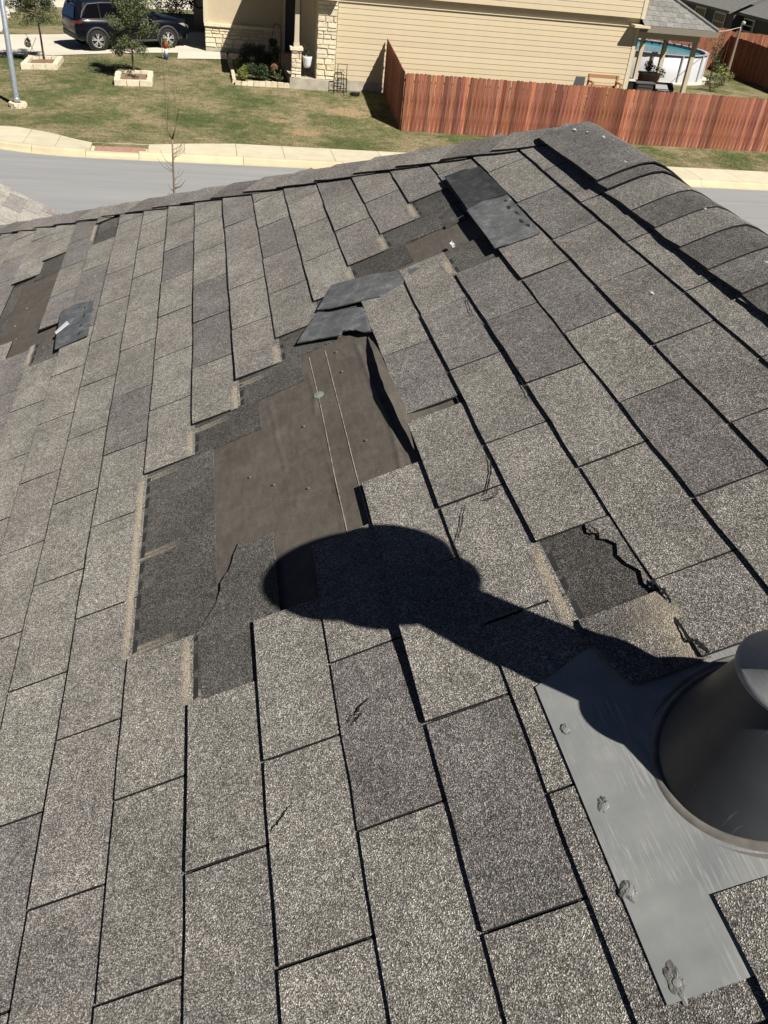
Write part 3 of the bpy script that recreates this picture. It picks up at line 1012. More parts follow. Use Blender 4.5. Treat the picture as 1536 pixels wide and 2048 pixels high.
# the long piece folded over the ridge end, its edge standing up
cap_piece(ridgeframe, .144, 1.64, 1.86, .0225, .018, .5, .048, tone=(.7, .69, .68), edge_jit=.003, jitseed=300)
peakframe = lambda s, x: Vector((PEAK.x + x, s, PEAK.z - .42 * max(0, s - 2.2) ** 1.0 * (1 if s > 2.2 else 0)))
cap_piece(peakframe, .150, 1.70, 2.34, .031, .026, .5, .05, tone=(.82, .81, .8), edge_jit=.006, jitseed=301)
for (u_, v_, sz) in [(1.74, 1.165, .8), (2.12, 1.16, 1), (2.06, 1.18, .7), (1.98, 1.2, .8), (1.93, 1.21, .6), (1.35, 1.2, .8), (1.1, .964, .8), (1.02, 1.17, .5)]:
    x_ = v_ * CA - PEAK.x
    if v_ > 1.07:
        lf, w_, r0 = (.0305, .15, .05) if u_ > 1.7 else (.0165, .143, .045)
        zz = w2l((v_ * CA, u_, PEAK.z - .5 * (math.sqrt(x_ * x_ + r0 * r0) - math.sqrt(w_ * w_ + r0 * r0) + w_) + lf))
    else:
        zz = (v_, u_, .0035)
    pl = [(zz[0] + math.cos(t_) * .004 * sz * rnd.uniform(.4, 1.3), u_ + math.sin(t_) * .012 * sz * rnd.uniform(.4, 1.3)) for t_ in [i_ * 2 * math.pi / 7 for i_ in range(7)]]
    MB().prism(pl, zz[2] - .002, zz[2] + .0012).build('white_fleck', M['white_film'], roof, local=True)

# --- rest of the house body
q = MB()
q.add([(PEAK.x, UP, PEAK.z - .025), (PEAK.x - 4.0, UP + 4.0, PEAK.z - 2.025), (PEAK.x + 4.0, UP + 4.0, PEAK.z - 2.025)], [(0, 1, 2)])
q.build('hip_slope', M['shingle'], house, color=(1, .97, .93))
q = MB()
q.add([(PEAK.x, -6, PEAK.z - .025), (PEAK.x, UP, PEAK.z - .025), (PEAK.x + 4.0, UP + 4.0, PEAK.z - 2.025), (PEAK.x + 4.0, -6, PEAK.z - 2.025)], [(0, 1, 2, 3)])
q.build('rear_slope', M['shingle'], house, color=(1, .97, .93))
rear = MB()
for j in range(1, 35):
    xb = EX * j
    for k in range(44):
        y0 = -6 + k * TW + (.1524 if j % 2 else 0)
        y1 = y0 + TW - .0045
        pl = [(xb, y0), (xb, y1), (xb - EX * 1.05, y1), (xb - EX * 1.05, y0)]
        pl = clip(pl, lambda x, y: y - UP - x * CA + .1)
        if len(pl) > 2:
            rear.prism(pl, lambda x, y: .0018 - .0055 * (xb - x) / EX, lambda x, y: .0062 - .0055 * (xb - x) / EX)
o = rear.build('shingle_field', M['shingle'], house, local=True, color=(1, .98, .94))
o['kind'] = 'stuff'
o.location = (PEAK.x, -1, PEAK.z - .02)
o.rotation_euler = (0, PITCH, 0)
MB().box(-1.4, -5.6, 0, 4.6, 5.7, 3.6).build('wall', M['stucco'], house)
MB().box(-7.2, -5.6, 0, -1.6, 6.5, 3.4).build('wall', M['stucco'], house)

# wing beyond the valley, its slope facing ours
wing = MB().prism([(-3.2, -5.8), (1.02, -5.8), (1.02, 6.82), (-3.2, 6.82)], -.12, -.009)
wing_o = wing.build('wing_roof', M['felt'], house, local=True)
wing_o.location = (-1.866, -1, 4.40)
wing_o.rotation_euler = (0, PITCH, 0)
wrest = MB()
for j in range(-24, 8):
    xb = .06 + EX * j
    for k in range(-20, 24):
        y0 = 6.82 - .19 - k * TW - (.1524 if j % 2 else 0) - .02 * j
        y1 = min(y0 + TW - .0045, 6.82)
        if y1 - y0 < .02 or y1 < -5.7:
            continue
        pl = [(xb, y0), (xb, y1), (xb - EX * 1.1, y1), (xb - EX * 1.1, y0)]
        tf = (lambda x, y, xb=xb: .006 - .0055 * (xb - x) / EX)
        bf = (lambda x, y, xb=xb: .0012 - .0055 * (xb - x) / EX)
        tn = tone_rng.choice(TONES)
        if xb > -.15 and y1 > 5.2:
            MB().prism(pl, bf, tf).build('shingle', M['shingle'], wing_o, local=True, color=[c_ * 1.3 for c_ in tn], side=M['asphalt_edge'])
        else:
            wrest.prism(pl, bf, tf)
o = wrest.build('shingle_field', M['shingle'], wing_o, local=True, color=(1.1, 1.07, 1.0))
o['kind'] = 'stuff'
MB().prism([(-3.2, -5.8), (.9, -5.8), (.9, 6.7), (-3.2, 6.7)], -.0088, -.004).build('headlap_layer', M['headlap'], wing_o, local=True, color=(.5, .5, .5))['kind'] = 'stuff'

# ------------------------------------------------------------------ roof vent
VB = l2w(.645, .05, -.004)
vent = thing('roof_vent', 'dark grey metal flue vent with conical flashing at the right edge of the roof', 'vent', VB)
fl = MB()
plate = [(.416, -.172), (.95, -.172), (.95, .272), (.5, .284), (.416, .252)]
fz = lambda x, y: max(.0068 - (x - .416) * .064, -.006)
fl_loc = []
q = MB()
q.prism(plate, lambda x, y: fz(x, y) - .0012, fz)
q.v = [tuple(l2w(*p)) for p in q.v]
plate_o = q.build('flashing_plate', M['metal'], vent)


def zpl(X):
    return OFFZ + X * .5


def slope_ring(r, dn, seg=64):
    out = []
    for k in range(seg):
        t_ = 2 * math.pi * k / seg
        X, Y = VB.x + r * math.cos(t_), VB.y + r * math.sin(t_)
        out.append((X, Y, zpl(X) + dn))
    return out


def flat_ring(r, h, seg=64):
    return [(VB.x + r * math.cos(2 * math.pi * k / seg), VB.y + r * math.sin(2 * math.pi * k / seg), VB.z + h) for k in range(seg)]


def loft(rings):
    q = MB()
    n = len(rings[0])
    vs_ = [p for r_ in rings for p in r_]
    fs_ = [(i * n + k, i * n + (k + 1) % n, (i + 1) * n + (k + 1) % n, (i + 1) * n + k) for i in range(len(rings) - 1) for k in range(n)]
    q.add(vs_, fs_)
    return q


def blend(a, b, f):
    return [tuple(a[k][i] + (b[k][i] - a[k][i]) * f for i in range(3)) for k in range(len(a))]


bead = loft([slope_ring(.1415, -.02), slope_ring(.1405, -.001), slope_ring(.138, .003), slope_ring(.134, .0045), slope_ring(.1305, .0025), slope_ring(.1275, .0055), slope_ring(.1235, .0085), slope_ring(.1195, .006)])
bead.build('base_bead', M['dusty_bead'], vent, smooth=True)
c0, c1 = slope_ring(.1195, .006), flat_ring(.064, .128)
cone = loft([blend(c0, c1, f) for f in (0, .02, .25, .5, .75, 1)])
cone.build('cone', M['vent'], vent, smooth=True)
col_ = loft([flat_ring(.0770, .1165), flat_ring(.0785, .1175), flat_ring(.0785, .121), flat_ring(.075, .125), flat_ring(.053, .150), flat_ring(.051, .158)])
col_.build('storm_collar', M['metal'], vent, smooth=True)
loft([flat_ring(.05, .12), flat_ring(.05, .61)]).build('pipe', M['vent'], vent, smooth=True)
loft([flat_ring(.051, .55), flat_ring(.092, .555), flat_ring(.094, .605), flat_ring(.088, .625), flat_ring(.112, .635), flat_ring(.119, .645), flat_ring(.118, .66), flat_ring(.07, .685), flat_ring(.0, .695)]).build('rain_cap', M['metal'], vent, smooth=True)
# smears of sealant and nail heads along the flashing's lower edge
for idx, (u_, v_) in enumerate(UVP['sealants']):
    rx, ry = ((.008, .012), (.010, .015), (.010, .017), (.012, .024), (.014, .014))[idx]
    v_ += .004
    nn, rr_ = 22, 4
    q = MB()
    ph = [rnd.uniform(.6, 1.25) for _ in range(nn)]
    ph = [(ph[i_] + ph[i_ - 1]) / 2 for i_ in range(nn)]
    prof = (.0004, .0016, .0021, .0012, -.0004)
    vs_ = [(v_, u_, fz(v_, u_) + prof[0])]
    fs_ = []
    for j in range(1, rr_ + 1):
        for k in range(nn):
            t_ = 2 * math.pi * k / nn
            f = j / rr_
            x = v_ + rx * f * math.cos(t_) * ph[k]
            y = u_ + ry * f * math.sin(t_) * ph[k]
            vs_.append((x, y, max(fz(x, y), tabtop(x, y) if x < .416 else -1) + prof[j] * rnd.uniform(.6, 1.4)))
    for k in range(nn):
        fs_.append((0, 1 + k, 1 + (k + 1) % nn))
        for j in range(rr_ - 1):
            a = 1 + j * nn
            fs_.append((a + k, a + nn + k, a + nn + (k + 1) % nn, a + (k + 1) % nn))
    q.add(vs_, fs_)
    q.v = [tuple(l2w(*p)) for p in q.v]
    q.build('sealant_smear', M['sealant'], vent, smooth=False)
    q = MB().lathe([(0, .003), (.0042, .0026), (.0048, .0012), (.0048, -.001)], (v_ + .001, u_ - .002, fz(v_, u_)), 10)
    q.v = [tuple(l2w(*p)) for p in q.v]
    q.build('nail_head', M['metal'], vent)

# ================================================================== the street and the plot opposite
def curb_y(X):
    return 24.75 + (0.08 * (-3.2 - X) ** 2 if X < -3.2 else 0.0) if X > -16 else 24.75 + .08 * 12.8 ** 2


BACK = [(-16, 39), (-9, 29.2), (-7.2, 28.0), (-5.87, 27.2), (-4.43, 26.5), (-3.6, 25.85), (-3.19, 25.63), (-1.65, 25.73), (-.4, 26.1), (.74, 26.33), (60, 26.38)]


def back_y(X):
    for (x0, y0), (x1, y1) in zip(BACK, BACK[1:]):
        if x0 <= X <= x1:
            return y0 + (y1 - y0) * (X - x0) / (x1 - x0)
    return BACK[0][1] if X < BACK[0][0] else BACK[-1][1]


def terr(X, Y):
    w = .45 + .55 * sm((X + 9) / 9)
    return .14 + .61 * sm((Y - 26.6) / 7.5) * w


def ground_z(X, Y):
    if Y < 14.7:
        return .1
    cy = curb_y(X)
    if Y < cy + .35:
        return -.04
    t_ = terr(X, Y)
    return min(t_, -.04 + (Y - cy - .35) * .9)


xs = [-400, -150, -60, -30, -20] + rng(-16, 30, .5) + [36, 48, 80, 160, 400]
ys = [-400, -100, -30, -10, 0, 8, 14, 14.69, 14.71, 18, 22] + rng(24.6, 50, .4) + [54, 60, 70, 90, 140, 250, 600]
g = MB().grid(xs, ys, ground_z)
tag(g.build('ground', M['lawn'], smooth=True), kind='structure')

# street
q = MB()
sx = [-300, -60, -30] + rng(-16, 40, .5) + [60, 300]
vs_, fs_ = [], []
for X in sx:
    vs_ += [(X, 14.9, 0), (X, curb_y(X) + .02, 0)]
for i in range(len(sx) - 1):
    fs_.append((2 * i, 2 * i + 2, 2 * i + 3, 2 * i + 1))
q.add(vs_, fs_)
street = tag(q.build('street', M['street']), kind='structure')
# near kerb
q = MB()
for i in range(-10, 14):
    q.box(i * 2.8 + .006, 14.55, -.05, i * 2.8 + 2.794, 14.9, .13)
tag(q.build('near_kerb', M['concrete'], color=(1, 1, 1)), kind='structure')

# sidewalk slabs and kerb stones
walk = MB()
st = [-14.5, -13, -11.5, -10, -8.6, -7.3, -6.1, -4.95, -4.1, -3.19, -1.68, -.7, .75, 2.1, 3.55] + [5 + 1.45 * i for i in range(22)]
walk.box(-3.2, 25.0, -.05, 37, 25.2, .05)
sidewalk = tag(walk.build('sidewalk', M['concrete'], color=(.9, .9, .9)), kind='structure')
for x0, x1 in zip(st, st[1:]):
    a, b = x0 + .007, x1 - .007
    ramp = -3.3 < x0 < -1.7
    zf = (lambda x, y: .08 + .063 * sm((y - 25.0) / .7)) if ramp else (lambda x, y: .143)
    n = 3
    pl = [(a + (b - a) * i / n, curb_y(a + (b - a) * i / n) + .2) for i in range(n + 1)] + [(b - (b - a) * i / n, back_y(b - (b - a) * i / n)) for i in range(n + 1)]
    sh = rnd.uniform(.95, 1.05)
    MB().prism(pl, -.04, zf).build('paving_slab', M['concrete'], sidewalk, color=(sh, sh, sh * .99))
kx = -14.5
while kx < 36:
    L_ = 1.4 if kx < -3 else 2.82
    a, b = kx + .006, kx + L_ - .006
    n = 4
    low = -3.3 < (a + b) / 2 < -1.2
    zt = .085 if low else .14
    vs_, fs_ = [], []
    for i in range(n + 1):
        X = a + (b - a) * i / n
        cy = curb_y(X)
        vs_ += [(X, cy - .22, -.03), (X, cy - .22, .012), (X, cy, .022), (X, cy + .03, zt - .03), (X, cy + .06, zt), (X, cy + .195, zt), (X, cy + .195, -.04)]
    for i in range(n):
        for j in range(6):
            p = i * 7 + j
            fs_.append((p, p + 7, p + 8, p + 1))
    for e in (0, n):
        fs_.append(tuple(e * 7 + j for j in range(7)))
    q = MB()
    q.add(vs_, fs_)
    sh = rnd.uniform(.93, 1.03)
    q.build('kerb_stone', M['concrete'], sidewalk, color=(sh, sh * .97, sh * .88))
    kx += L_
MB().prism([(-3.1, 24.98), (-1.74, 24.98), (-1.74, 25.42), (-3.1, 25.36)], lambda x, y: .04, lambda x, y: .0845 + .063 * sm((y - 25.0) / .7) + .004).build('tactile_pad', M['brick_pad'], sidewalk)


# driveway, walk and far pavement follow the ground
def sheet(name, poly, mat, dz, kind='structure', step=.5):
    x0, x1 = min(p[0] for p in poly), max(p[0] for p in poly)
    y0, y1 = min(p[1] for p in poly), max(p[1] for p in poly)
    q = MB()
    X = x0
    while X < x1:
        Xn = min(X + step, x1)
        pl = clip(poly, lambda x, y: X - x)
        pl = clip(pl, lambda x, y: x - Xn) if len(pl) > 2 else pl
        Y = y0
        while Y < y1 and len(pl) > 2:
            Yn = min(Y + step, y1)
            c_ = clip(pl, lambda x, y: Y - y)
            c_ = clip(c_, lambda x, y: y - Yn) if len(c_) > 2 else c_
            if len(c_) > 2:
                a_ = sum(c_[i - 1][0] * c_[i][1] - c_[i][0] * c_[i - 1][1] for i in range(len(c_)))
                if a_ < 0:
                    c_ = c_[::-1]
                q.add([(x, y, ground_z(x, y) + dz) for x, y in c_], [tuple(range(len(c_)))])
            Y = Yn
        X = Xn
    return tag(q.build(name, mat), kind=kind)


sheet('driveway', [(-15.8, 35.2), (-7.38, 36.1), (-5.43, 36.5), (-3.04, 37.15), (-1.07, 37.6), (0, 37.95), (0, 43.4), (-5.67, 41.8), (-8.23, 41.1), (-15.8, 40)], M['drive_concrete'], .02)
sheet('front_walk', [(-1.07, 36.2), (-.05, 36.5), (.88, 36.8), (2.9, 37.4), (2.9, 38.3), (0, 38.3), (0, 37.9), (-1.06, 37.55)], M['drive_concrete'], .026)
sheet('far_pavement', [(-15.9, 41.8), (-8.3, 41.8), (-8.62, 44.7), (-8.9, 50.4), (2, 51.2), (2, 56), (-15.9, 56)], M['drive_concrete'], .02)

# grass blades on the lawn opposite
gb = MB()
gr = random.Random(3)
vs_, fs_ = [], []


def on_lawn(x, y):
    if y < back_y(x) + .04 or (y > 28.45 and x > 6.0) or (y > 32.3 and x > .9):
        return False
    if y > 36 + (x + 7.4) * .2 and x > -16:
        return False
    return True


cnt = 0
while cnt < 60000:
    x, y = gr.uniform(-8.5, 19.5), gr.uniform(25.5, 38)
    if not on_lawn(x, y):
        continue
    z = terr(x, y) - .008
    h = gr.uniform(.02, .05)
    an = gr.uniform(0, 6.283)
    dx, dy = math.cos(an) * .011, math.sin(an) * .011
    lx, ly = gr.uniform(-.02, .02), gr.uniform(-.02, .02)
    b = len(vs_)
    vs_ += [(x - dx, y - dy, z), (x + dx, y + dy, z), (x + lx, y + ly, z + h)]
    fs_.append((b, b + 1, b + 2))
    cnt += 1
gb.add(vs_, fs_)
tag(gb.build('grass', M['grass']), 'short mottled green and straw grass on the lawn across the street', 'grass', kind='stuff')


# ------------------------------------------------------------------ foliage helpers
def leaf_cloud(n, centers, size, seed, flat=.5):
    r_ = random.Random(seed)
    q = MB()
    vs_, fs_ = [], []
    for i in range(n):
        cx, cy, cz, rx, ry, rz = r_.choice(centers)
        while True:
            a, b, c_ = r_.uniform(-1, 1), r_.uniform(-1, 1), r_.uniform(-1, 1)
            d = a * a + b * b + c_ * c_
            if .12 < d < 1:
                break
        p = Vector((cx + a * rx, cy + b * ry, cz + c_ * rz))
        n_ = Vector((r_.gauss(0, 1), r_.gauss(0, 1), r_.gauss(.5, 1))).normalized()
        t_ = n_.orthogonal().normalized()
        t_ = (Matrix.Rotation(r_.uniform(0, 6.28), 3, n_) @ t_)
        s_ = size * r_.uniform(.6, 1.3)
        u_ = n_.cross(t_)
        k = len(vs_)
        vs_ += [tuple(p - t_ * s_), tuple(p + u_ * s_ * flat + n_ * s_ * .15), tuple(p + t_ * s_), tuple(p - u_ * s_ * flat + n_ * s_ * .15)]
        fs_.append((k, k + 1, k + 2, k + 3))
    q.add(vs_, fs_)
    return q


def oak(label, base, top, rad, clear, seed, n=5200, lean=0.0):
    r_ = random.Random(seed)
    T_ = thing('young_oak_tree', label, 'tree', base, 'young oaks in stone planters')
    bx_, by_, bz_ = base
    tr = [(bx_, by_, bz_ - .05)]
    for i in range(1, 7):
        f = i / 6
        tr.append((bx_ + lean * f + r_.uniform(-.015, .015), by_ + r_.uniform(-.015, .015), bz_ + (top * .8) * f))
    MB().tube(tr, [.042, .036, .032, .027, .02, .014, .007], 8).build('trunk', M['bark'], T_, smooth=True)
    cents = []
    for i in range(40):
        f = r_.uniform(0, 1)
        z0 = clear + (top * .75 - clear) * f
        an = r_.uniform(0, 6.28)
        rr_ = rad * (1.0 - .45 * f) * r_.uniform(.45, 1.0)
        i0 = min(5, int(z0 / (top * .8) * 6))
        st_ = Vector((bx_ + lean * z0 / top, by_, bz_ + z0))
        en = Vector((bx_ + lean + math.cos(an) * rr_, by_ + math.sin(an) * rr_, bz_ + z0 + r_.uniform(.1, .45)))
        mid_ = (st_ + en) / 2 + Vector((0, 0, r_.uniform(-.08, .05)))
        MB().tube([st_, mid_, en], [.012, .008, .003], 5).build('branch', M['bark'], T_)
        for j in range(3):
            s_ = r_.uniform(.45, 1.08)
            p = st_.lerp(en, s_)
            cents.append((p.x, p.y, p.z + r_.uniform(-.08, .12), r_.uniform(.12, .28), r_.uniform(.12, .28), r_.uniform(.1, .22)))
    cents.append((bx_ + lean, by_, bz_ + top * .9, rad * .45, rad * .45, top * .12))
    leaf_cloud(n, cents, .032, seed).build('crown', M['leaf'], T_)
    return T_


oak('young oak with dense green crown in front of the parked dark SUV', (-2.46, 32.85, .66), 2.9, 1.15, .62, 21, n=11000)
oak('young oak leaning left beside the galvanised lamp post', (-5.7, 35.2, .53), 3.0, 1.15, 1.1, 34, n=10000, lean=-.12)


def stone_block(q, x0, y0, z0, x1, y1, z1, j=.012):
    p = []
    for (x, y, z) in [(x0, y0, z0), (x1, y0, z0), (x1, y1, z0), (x0, y1, z0), (x0, y0, z1), (x1, y0, z1), (x1, y1, z1), (x0, y1, z1)]:
        p.append((x + rnd.uniform(-j, j), y + rnd.uniform(-j, j), z + rnd.uniform(-j, j)))
    q.hull8(p)
    return q


def planter(label, cx, cy, w, d, base_z, nx):
    P = thing('tree_planter', label, 'planter', (cx, cy, base_z), 'limestone tree planters')
    h, t_ = .17, .17
    L_ = w / nx
    for i in range(nx):
        for yy in (cy - d / 2, cy + d / 2 - t_):
            x0 = cx - w / 2 + i * L_
            zz = ground_z(x0 + L_ / 2, yy)
            s_ = rnd.uniform(.92, 1.05)
            stone_block(MB(), x0 + .006, yy, zz - .06, x0 + L_ - .006, yy + t_, zz + h).build('stone', M['limestone'], P, color=(s_, s_ * .98, s_ * .95))
    for sx_ in (cx - w / 2, cx + w / 2 - t_):
        n2 = 2
        l2 = (d - 2 * t_) / n2
        for i in range(n2):
            y0 = cy - d / 2 + t_ + i * l2
            zz = ground_z(sx_, y0 + l2 / 2)
            s_ = rnd.uniform(.92, 1.05)
            stone_block(MB(), sx_, y0 + .006, zz - .06, sx_ + t_, y0 + l2 - .006, zz + h).build('stone', M['limestone'], P, color=(s_, s_ * .98, s_ * .95))
    MB().grid(rng(cx - w / 2 + .1, cx + w / 2 - .1, .1), rng(cy - d / 2 + .1, cy + d / 2 - .1, .1), lambda x, y: ground_z(x, y) + .07 + rnd.uniform(-.012, .02)).build('mulch', M['mulch'], P)
    return P


planter('square limestone planter under the oak in front of the SUV', -2.42, 32.3, 1.22, 1.35, .58, 3)
planter('square limestone planter under the leaning oak by the lamp post', -5.66, 34.5, 1.2, 1.75, .5, 3)

# hanging plant on a crook with a stake beside the left tree
hk = thing('plant_hook', 'thin bent hook with a small hanging plant beside the leaning oak', 'plant hook', (-6.25, 35.25, .5))
MB().tube([(-6.28, 35.25, .45), (-6.12, 35.25, .85), (-5.9, 35.25, 1.25)], .008, 6).build('stake', M['black_metal'], hk)
MB().tube([(-6.02, 35.3, .45), (-6.05, 35.28, .8), (-6.15, 35.25, 1.2), (-6.25, 35.25, 1.38)], .008, 6).build('hook', M['black_metal'], hk)
leaf_cloud(260, [(-6.2, 35.25, 1.08, .12, .12, .16)], .03, 8).build('foliage', M['leaf_dark'], hk)

# lamp post
lp = thing('lamp_post', 'galvanised steel lamp post rising from a round stone collar by the kerb', 'lamp post', (-5.69, 29.1, .22))
MB().tube([(-5.69, 29.1, .2), (-5.69, 29.1, .5), (-5.7, 29.1, 7.2)], [.088, .086, .05], 20, True).build('pole', M['steel'], lp, smooth=True)
MB().lathe([(.09, .0), (.105, .02), (.105, .07), (.09, .09)], (-5.69, 29.1, .4), 20).build('base_sleeve', M['steel'], lp, smooth=True)
for lev in range(2):
    for k in range(7):
        a0, a1 = 2 * math.pi * (k + .5 * lev) / 7 + .02, 2 * math.pi * (k + 1 + .5 * lev) / 7 - .02
        q = MB()
        pl = [(-5.67 + math.cos(a0) * .12, 29.1 + math.sin(a0) * .12), (-5.67 + math.cos(a0) * .25, 29.1 + math.sin(a0) * .25), (-5.67 + math.cos((a0 + a1) / 2) * .27, 29.1 + math.sin((a0 + a1) / 2) * .27), (-5.67 + math.cos(a1) * .25, 29.1 + math.sin(a1) * .25), (-5.67 + math.cos(a1) * .12, 29.1 + math.sin(a1) * .12)]
        s_ = rnd.uniform(.93, 1.05)
        q.prism(pl, .18 + .09 * lev, .265 + .09 * lev).build('stone', M['limestone'], lp, color=(s_, s_ * .97, s_ * .92))
MB().tube([(-5.7, 29.1, 7.15), (-5.7, 28.6, 7.35), (-5.7, 27.6, 7.45)], .035, 8).build('arm', M['steel'], lp)
MB().box(-5.82, 27.1, 7.4, -5.58, 27.65, 7.5).build('lamp_head', M['steel'], lp)

# bare sapling in front of the house
sp = thing('bare_sapling', 'leafless thin sapling standing between the roof and the street', 'tree', (-.52, 12, .1))
r_ = random.Random(9)
MB().tube([(-.54, 12, .05), (-.54, 12, 1.4), (-.535, 12, 2.5), (-.525, 12, 3.2), (-.52, 12, 3.5)], [.034, .024, .016, .0125, .011], 8).build('trunk', M['pale_bark'], sp, smooth=True)
for pts_, rr_ in (([(-.52, 12, 3.5), (-.57, 12, 3.62), (-.58, 12, 3.85), (-.585, 12, 4.35), (-.59, 12, 4.7)], [.012, .01, .006, .004, .002]),
                  ([(-.52, 12, 3.5), (-.47, 11.98, 3.64), (-.455, 11.98, 3.8), (-.45, 11.98, 4.3)], [.012, .009, .006, .002]),
                  ([(-.46, 11.98, 3.72), (-.4, 11.98, 3.95), (-.37, 11.98, 4.2)], [.006, .004, .002]),
                  ([(-.575, 12, 3.7), (-.54, 12, 4.0), (-.545, 12, 4.3)], [.005, .004, .002]),
                  ([(-.45, 11.98, 3.9), (-.47, 11.98, 4.1), (-.468, 11.98, 4.35)], [.004, .003, .0015])):
    MB().tube(pts_, rr_, 6).build('branch', M['pale_bark'], sp, smooth=True)
for i in range(22):
    z0 = r_.uniform(2.3, 3.4)
    an = r_.uniform(0, 6.28)
    ln = r_.uniform(.1, .26)
    a = Vector((-.535, 12, z0))
    b = a + Vector((math.cos(an) * ln * .6, math.sin(an) * ln * .6, ln * .25))
    c_ = a + Vector((math.cos(an) * ln, math.sin(an) * ln, ln * .75))
    MB().tube([a, b, c_], [.006, .004, .002], 5).build('twig', M['pale_bark'], sp)

# ------------------------------------------------------------------ fences
picket_mesh = None


def picket_fence(root, p0, p1, zb0, zb1, h, width, seed, back=1, dark=1.0):
    r_ = random.Random(seed)
    global picket_mesh
    p0, p1 = Vector(p0), Vector(p1)
    d = (p1 - p0)
    L_ = d.length
    d.normalize()
    n = int(L_ / width)
    nrm = Vector((-d.y, d.x)) * back
    ang = math.atan2(d.y, d.x)
    org = ORG[root.name]
    if picket_mesh is None:
        q = MB()
        w = width / 2 - .003
        out = [(-w, 0), (w, 0), (w, h - .03), (w - .028, h), (-w + .028, h), (-w, h - .03)]
        q.add([(x, -.008, z) for x, z in out] + [(x, .008, z) for x, z in out],
              [(0, 1, 2, 3, 4, 5), (11, 10, 9, 8, 7, 6)] + [(i, i + 6, (i + 1) % 6 + 6, (i + 1) % 6) for i in range(6)])
        o = q.build('picket', M['cedar'])
        picket_mesh = o.data
        bpy.data.objects.remove(o)
    for i in range(n + 1):
        s_ = (i + .5) * width
        p = p0 + d * s_
        zb = zb0 + (zb1 - zb0) * s_ / L_
        o = bpy.data.objects.new('picket', picket_mesh)
        COL.objects.link(o)
        o.parent = root
        o.location = (p.x - org.x, p.y - org.y, zb + r_.uniform(-.012, .012) - org.z)
        o.rotation_euler = (0, r_.uniform(-.006, .006), ang + r_.uniform(-.02, .02))
        g_ = r_.choice((.6, .75, .88, 1.0, 1.05, 1.15, 1.3, 1.5)) * r_.uniform(.9, 1.1) * dark
        o.color = (g_, g_ * r_.uniform(.84, 1.02), g_ * r_.uniform(.85, 1.12), 1)
    for z in (.28, .95, h - .25):
        q = MB()
        a, b = p0 + nrm * .03, p1 + nrm * .03
        q.tube([(a.x, a.y, zb0 + z), (b.x, b.y, zb1 + z)], .03, 4)
        q.build('rail', M['cedar'], root, color=(.8, .8, .8))
    k = 0
    while k * 2.4 < L_:
        p = p0 + d * min(k * 2.4 + .05, L_) + nrm * .1
        MB().box(p.x - .045, p.y - .045, zb0 - .1, p.x + .045, p.y + .045, zb0 + h - .06).build('post', M['cedar'], root, color=(.8, .8, .8))
        k += 1


ff = thing('picket_fence', 'long red-stained picket fence along the sidewalk in full sun', 'fence', (6.17, 28.7, .2))
picket_fence(ff, (6.17, 28.7), (24.5, 28.7), .225, .2, 1.75, .14, 1)
fr = thing('picket_fence', 'short shaded return of red pickets joining the sunny fence to the tan house', 'fence', (6.15, 28.72, .2))
picket_fence(fr, (6.14, 28.74), (6.2, 32.5), .225, .68, 1.75, .14, 2, back=-1)


def joined_fence(name, label, p0, p1, zb, h, w, seed, tone):
    r_ = random.Random(seed)
    p0, p1 = Vector(p0), Vector(p1)
    d = p1 - p0
    L_ = d.length
    d.normalize()
    nr_ = Vector((-d.y, d.x))
    root = thing(name, label, 'fence', (p0.x, p0.y, zb))
    qs = [MB() for _ in range(4)]
    n = int(L_ / w)
    for i in range(n):
        a, b = p0 + d * (i * w + .003), p0 + d * ((i + 1) * w - .003)
        hh = h + r_.uniform(-.02, .02)
        q = qs[r_.randrange(4)]
        t_ = nr_ * .016
        q.hull8([(a.x, a.y, zb), (b.x, b.y, zb), (b.x + t_.x, b.y + t_.y, zb), (a.x + t_.x, a.y + t_.y, zb),
                 (a.x, a.y, zb + hh), (b.x, b.y, zb + hh), (b.x + t_.x, b.y + t_.y, zb + hh), (a.x + t_.x, a.y + t_.y, zb + hh)])
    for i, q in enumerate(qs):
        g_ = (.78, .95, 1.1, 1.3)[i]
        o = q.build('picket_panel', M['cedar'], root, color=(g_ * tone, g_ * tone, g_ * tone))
        o['kind'] = 'stuff'
    k = 0
    while k * 2.4 < L_:
        p = p0 + d * (k * 2.4) + nr_ * .1
        MB().box(p.x - .045, p.y - .045, zb - .05, p.x + .045, p.y + .045, zb + h + .05).build('post', M['cedar'], root, color=(.9, .9, .9))
        k += 1
    return root


joined_fence('picket_fence', 'sunlit tall red fence behind the round pool', (14.0, 44.6), (25.9, 44.3), .72, 1.88, .14, 5, 1.0)
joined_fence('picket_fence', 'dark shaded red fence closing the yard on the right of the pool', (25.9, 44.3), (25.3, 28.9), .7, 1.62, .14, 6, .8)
joined_fence('picket_fence', 'far strip of red fence below the grey house windows', (26.2, 48.5), (44, 47.5), .7, 1.45, .14, 7, 1.0)

# ------------------------------------------------------------------ the tan house opposite
nh_ = thing('tan_house', 'two-storey house with tan lap siding and cream stone across the street', 'house', (8, 37, .7))
WX0, WX1, WY = 4.42, 15.42, 32.6
core = MB()
core.box(WX0, WY + .02, .5, WX1, 42, 3.7)
wall = core.build('wall', M['siding'], nh_, color=(.92, .92, .92))
bm = None
STEP = .172


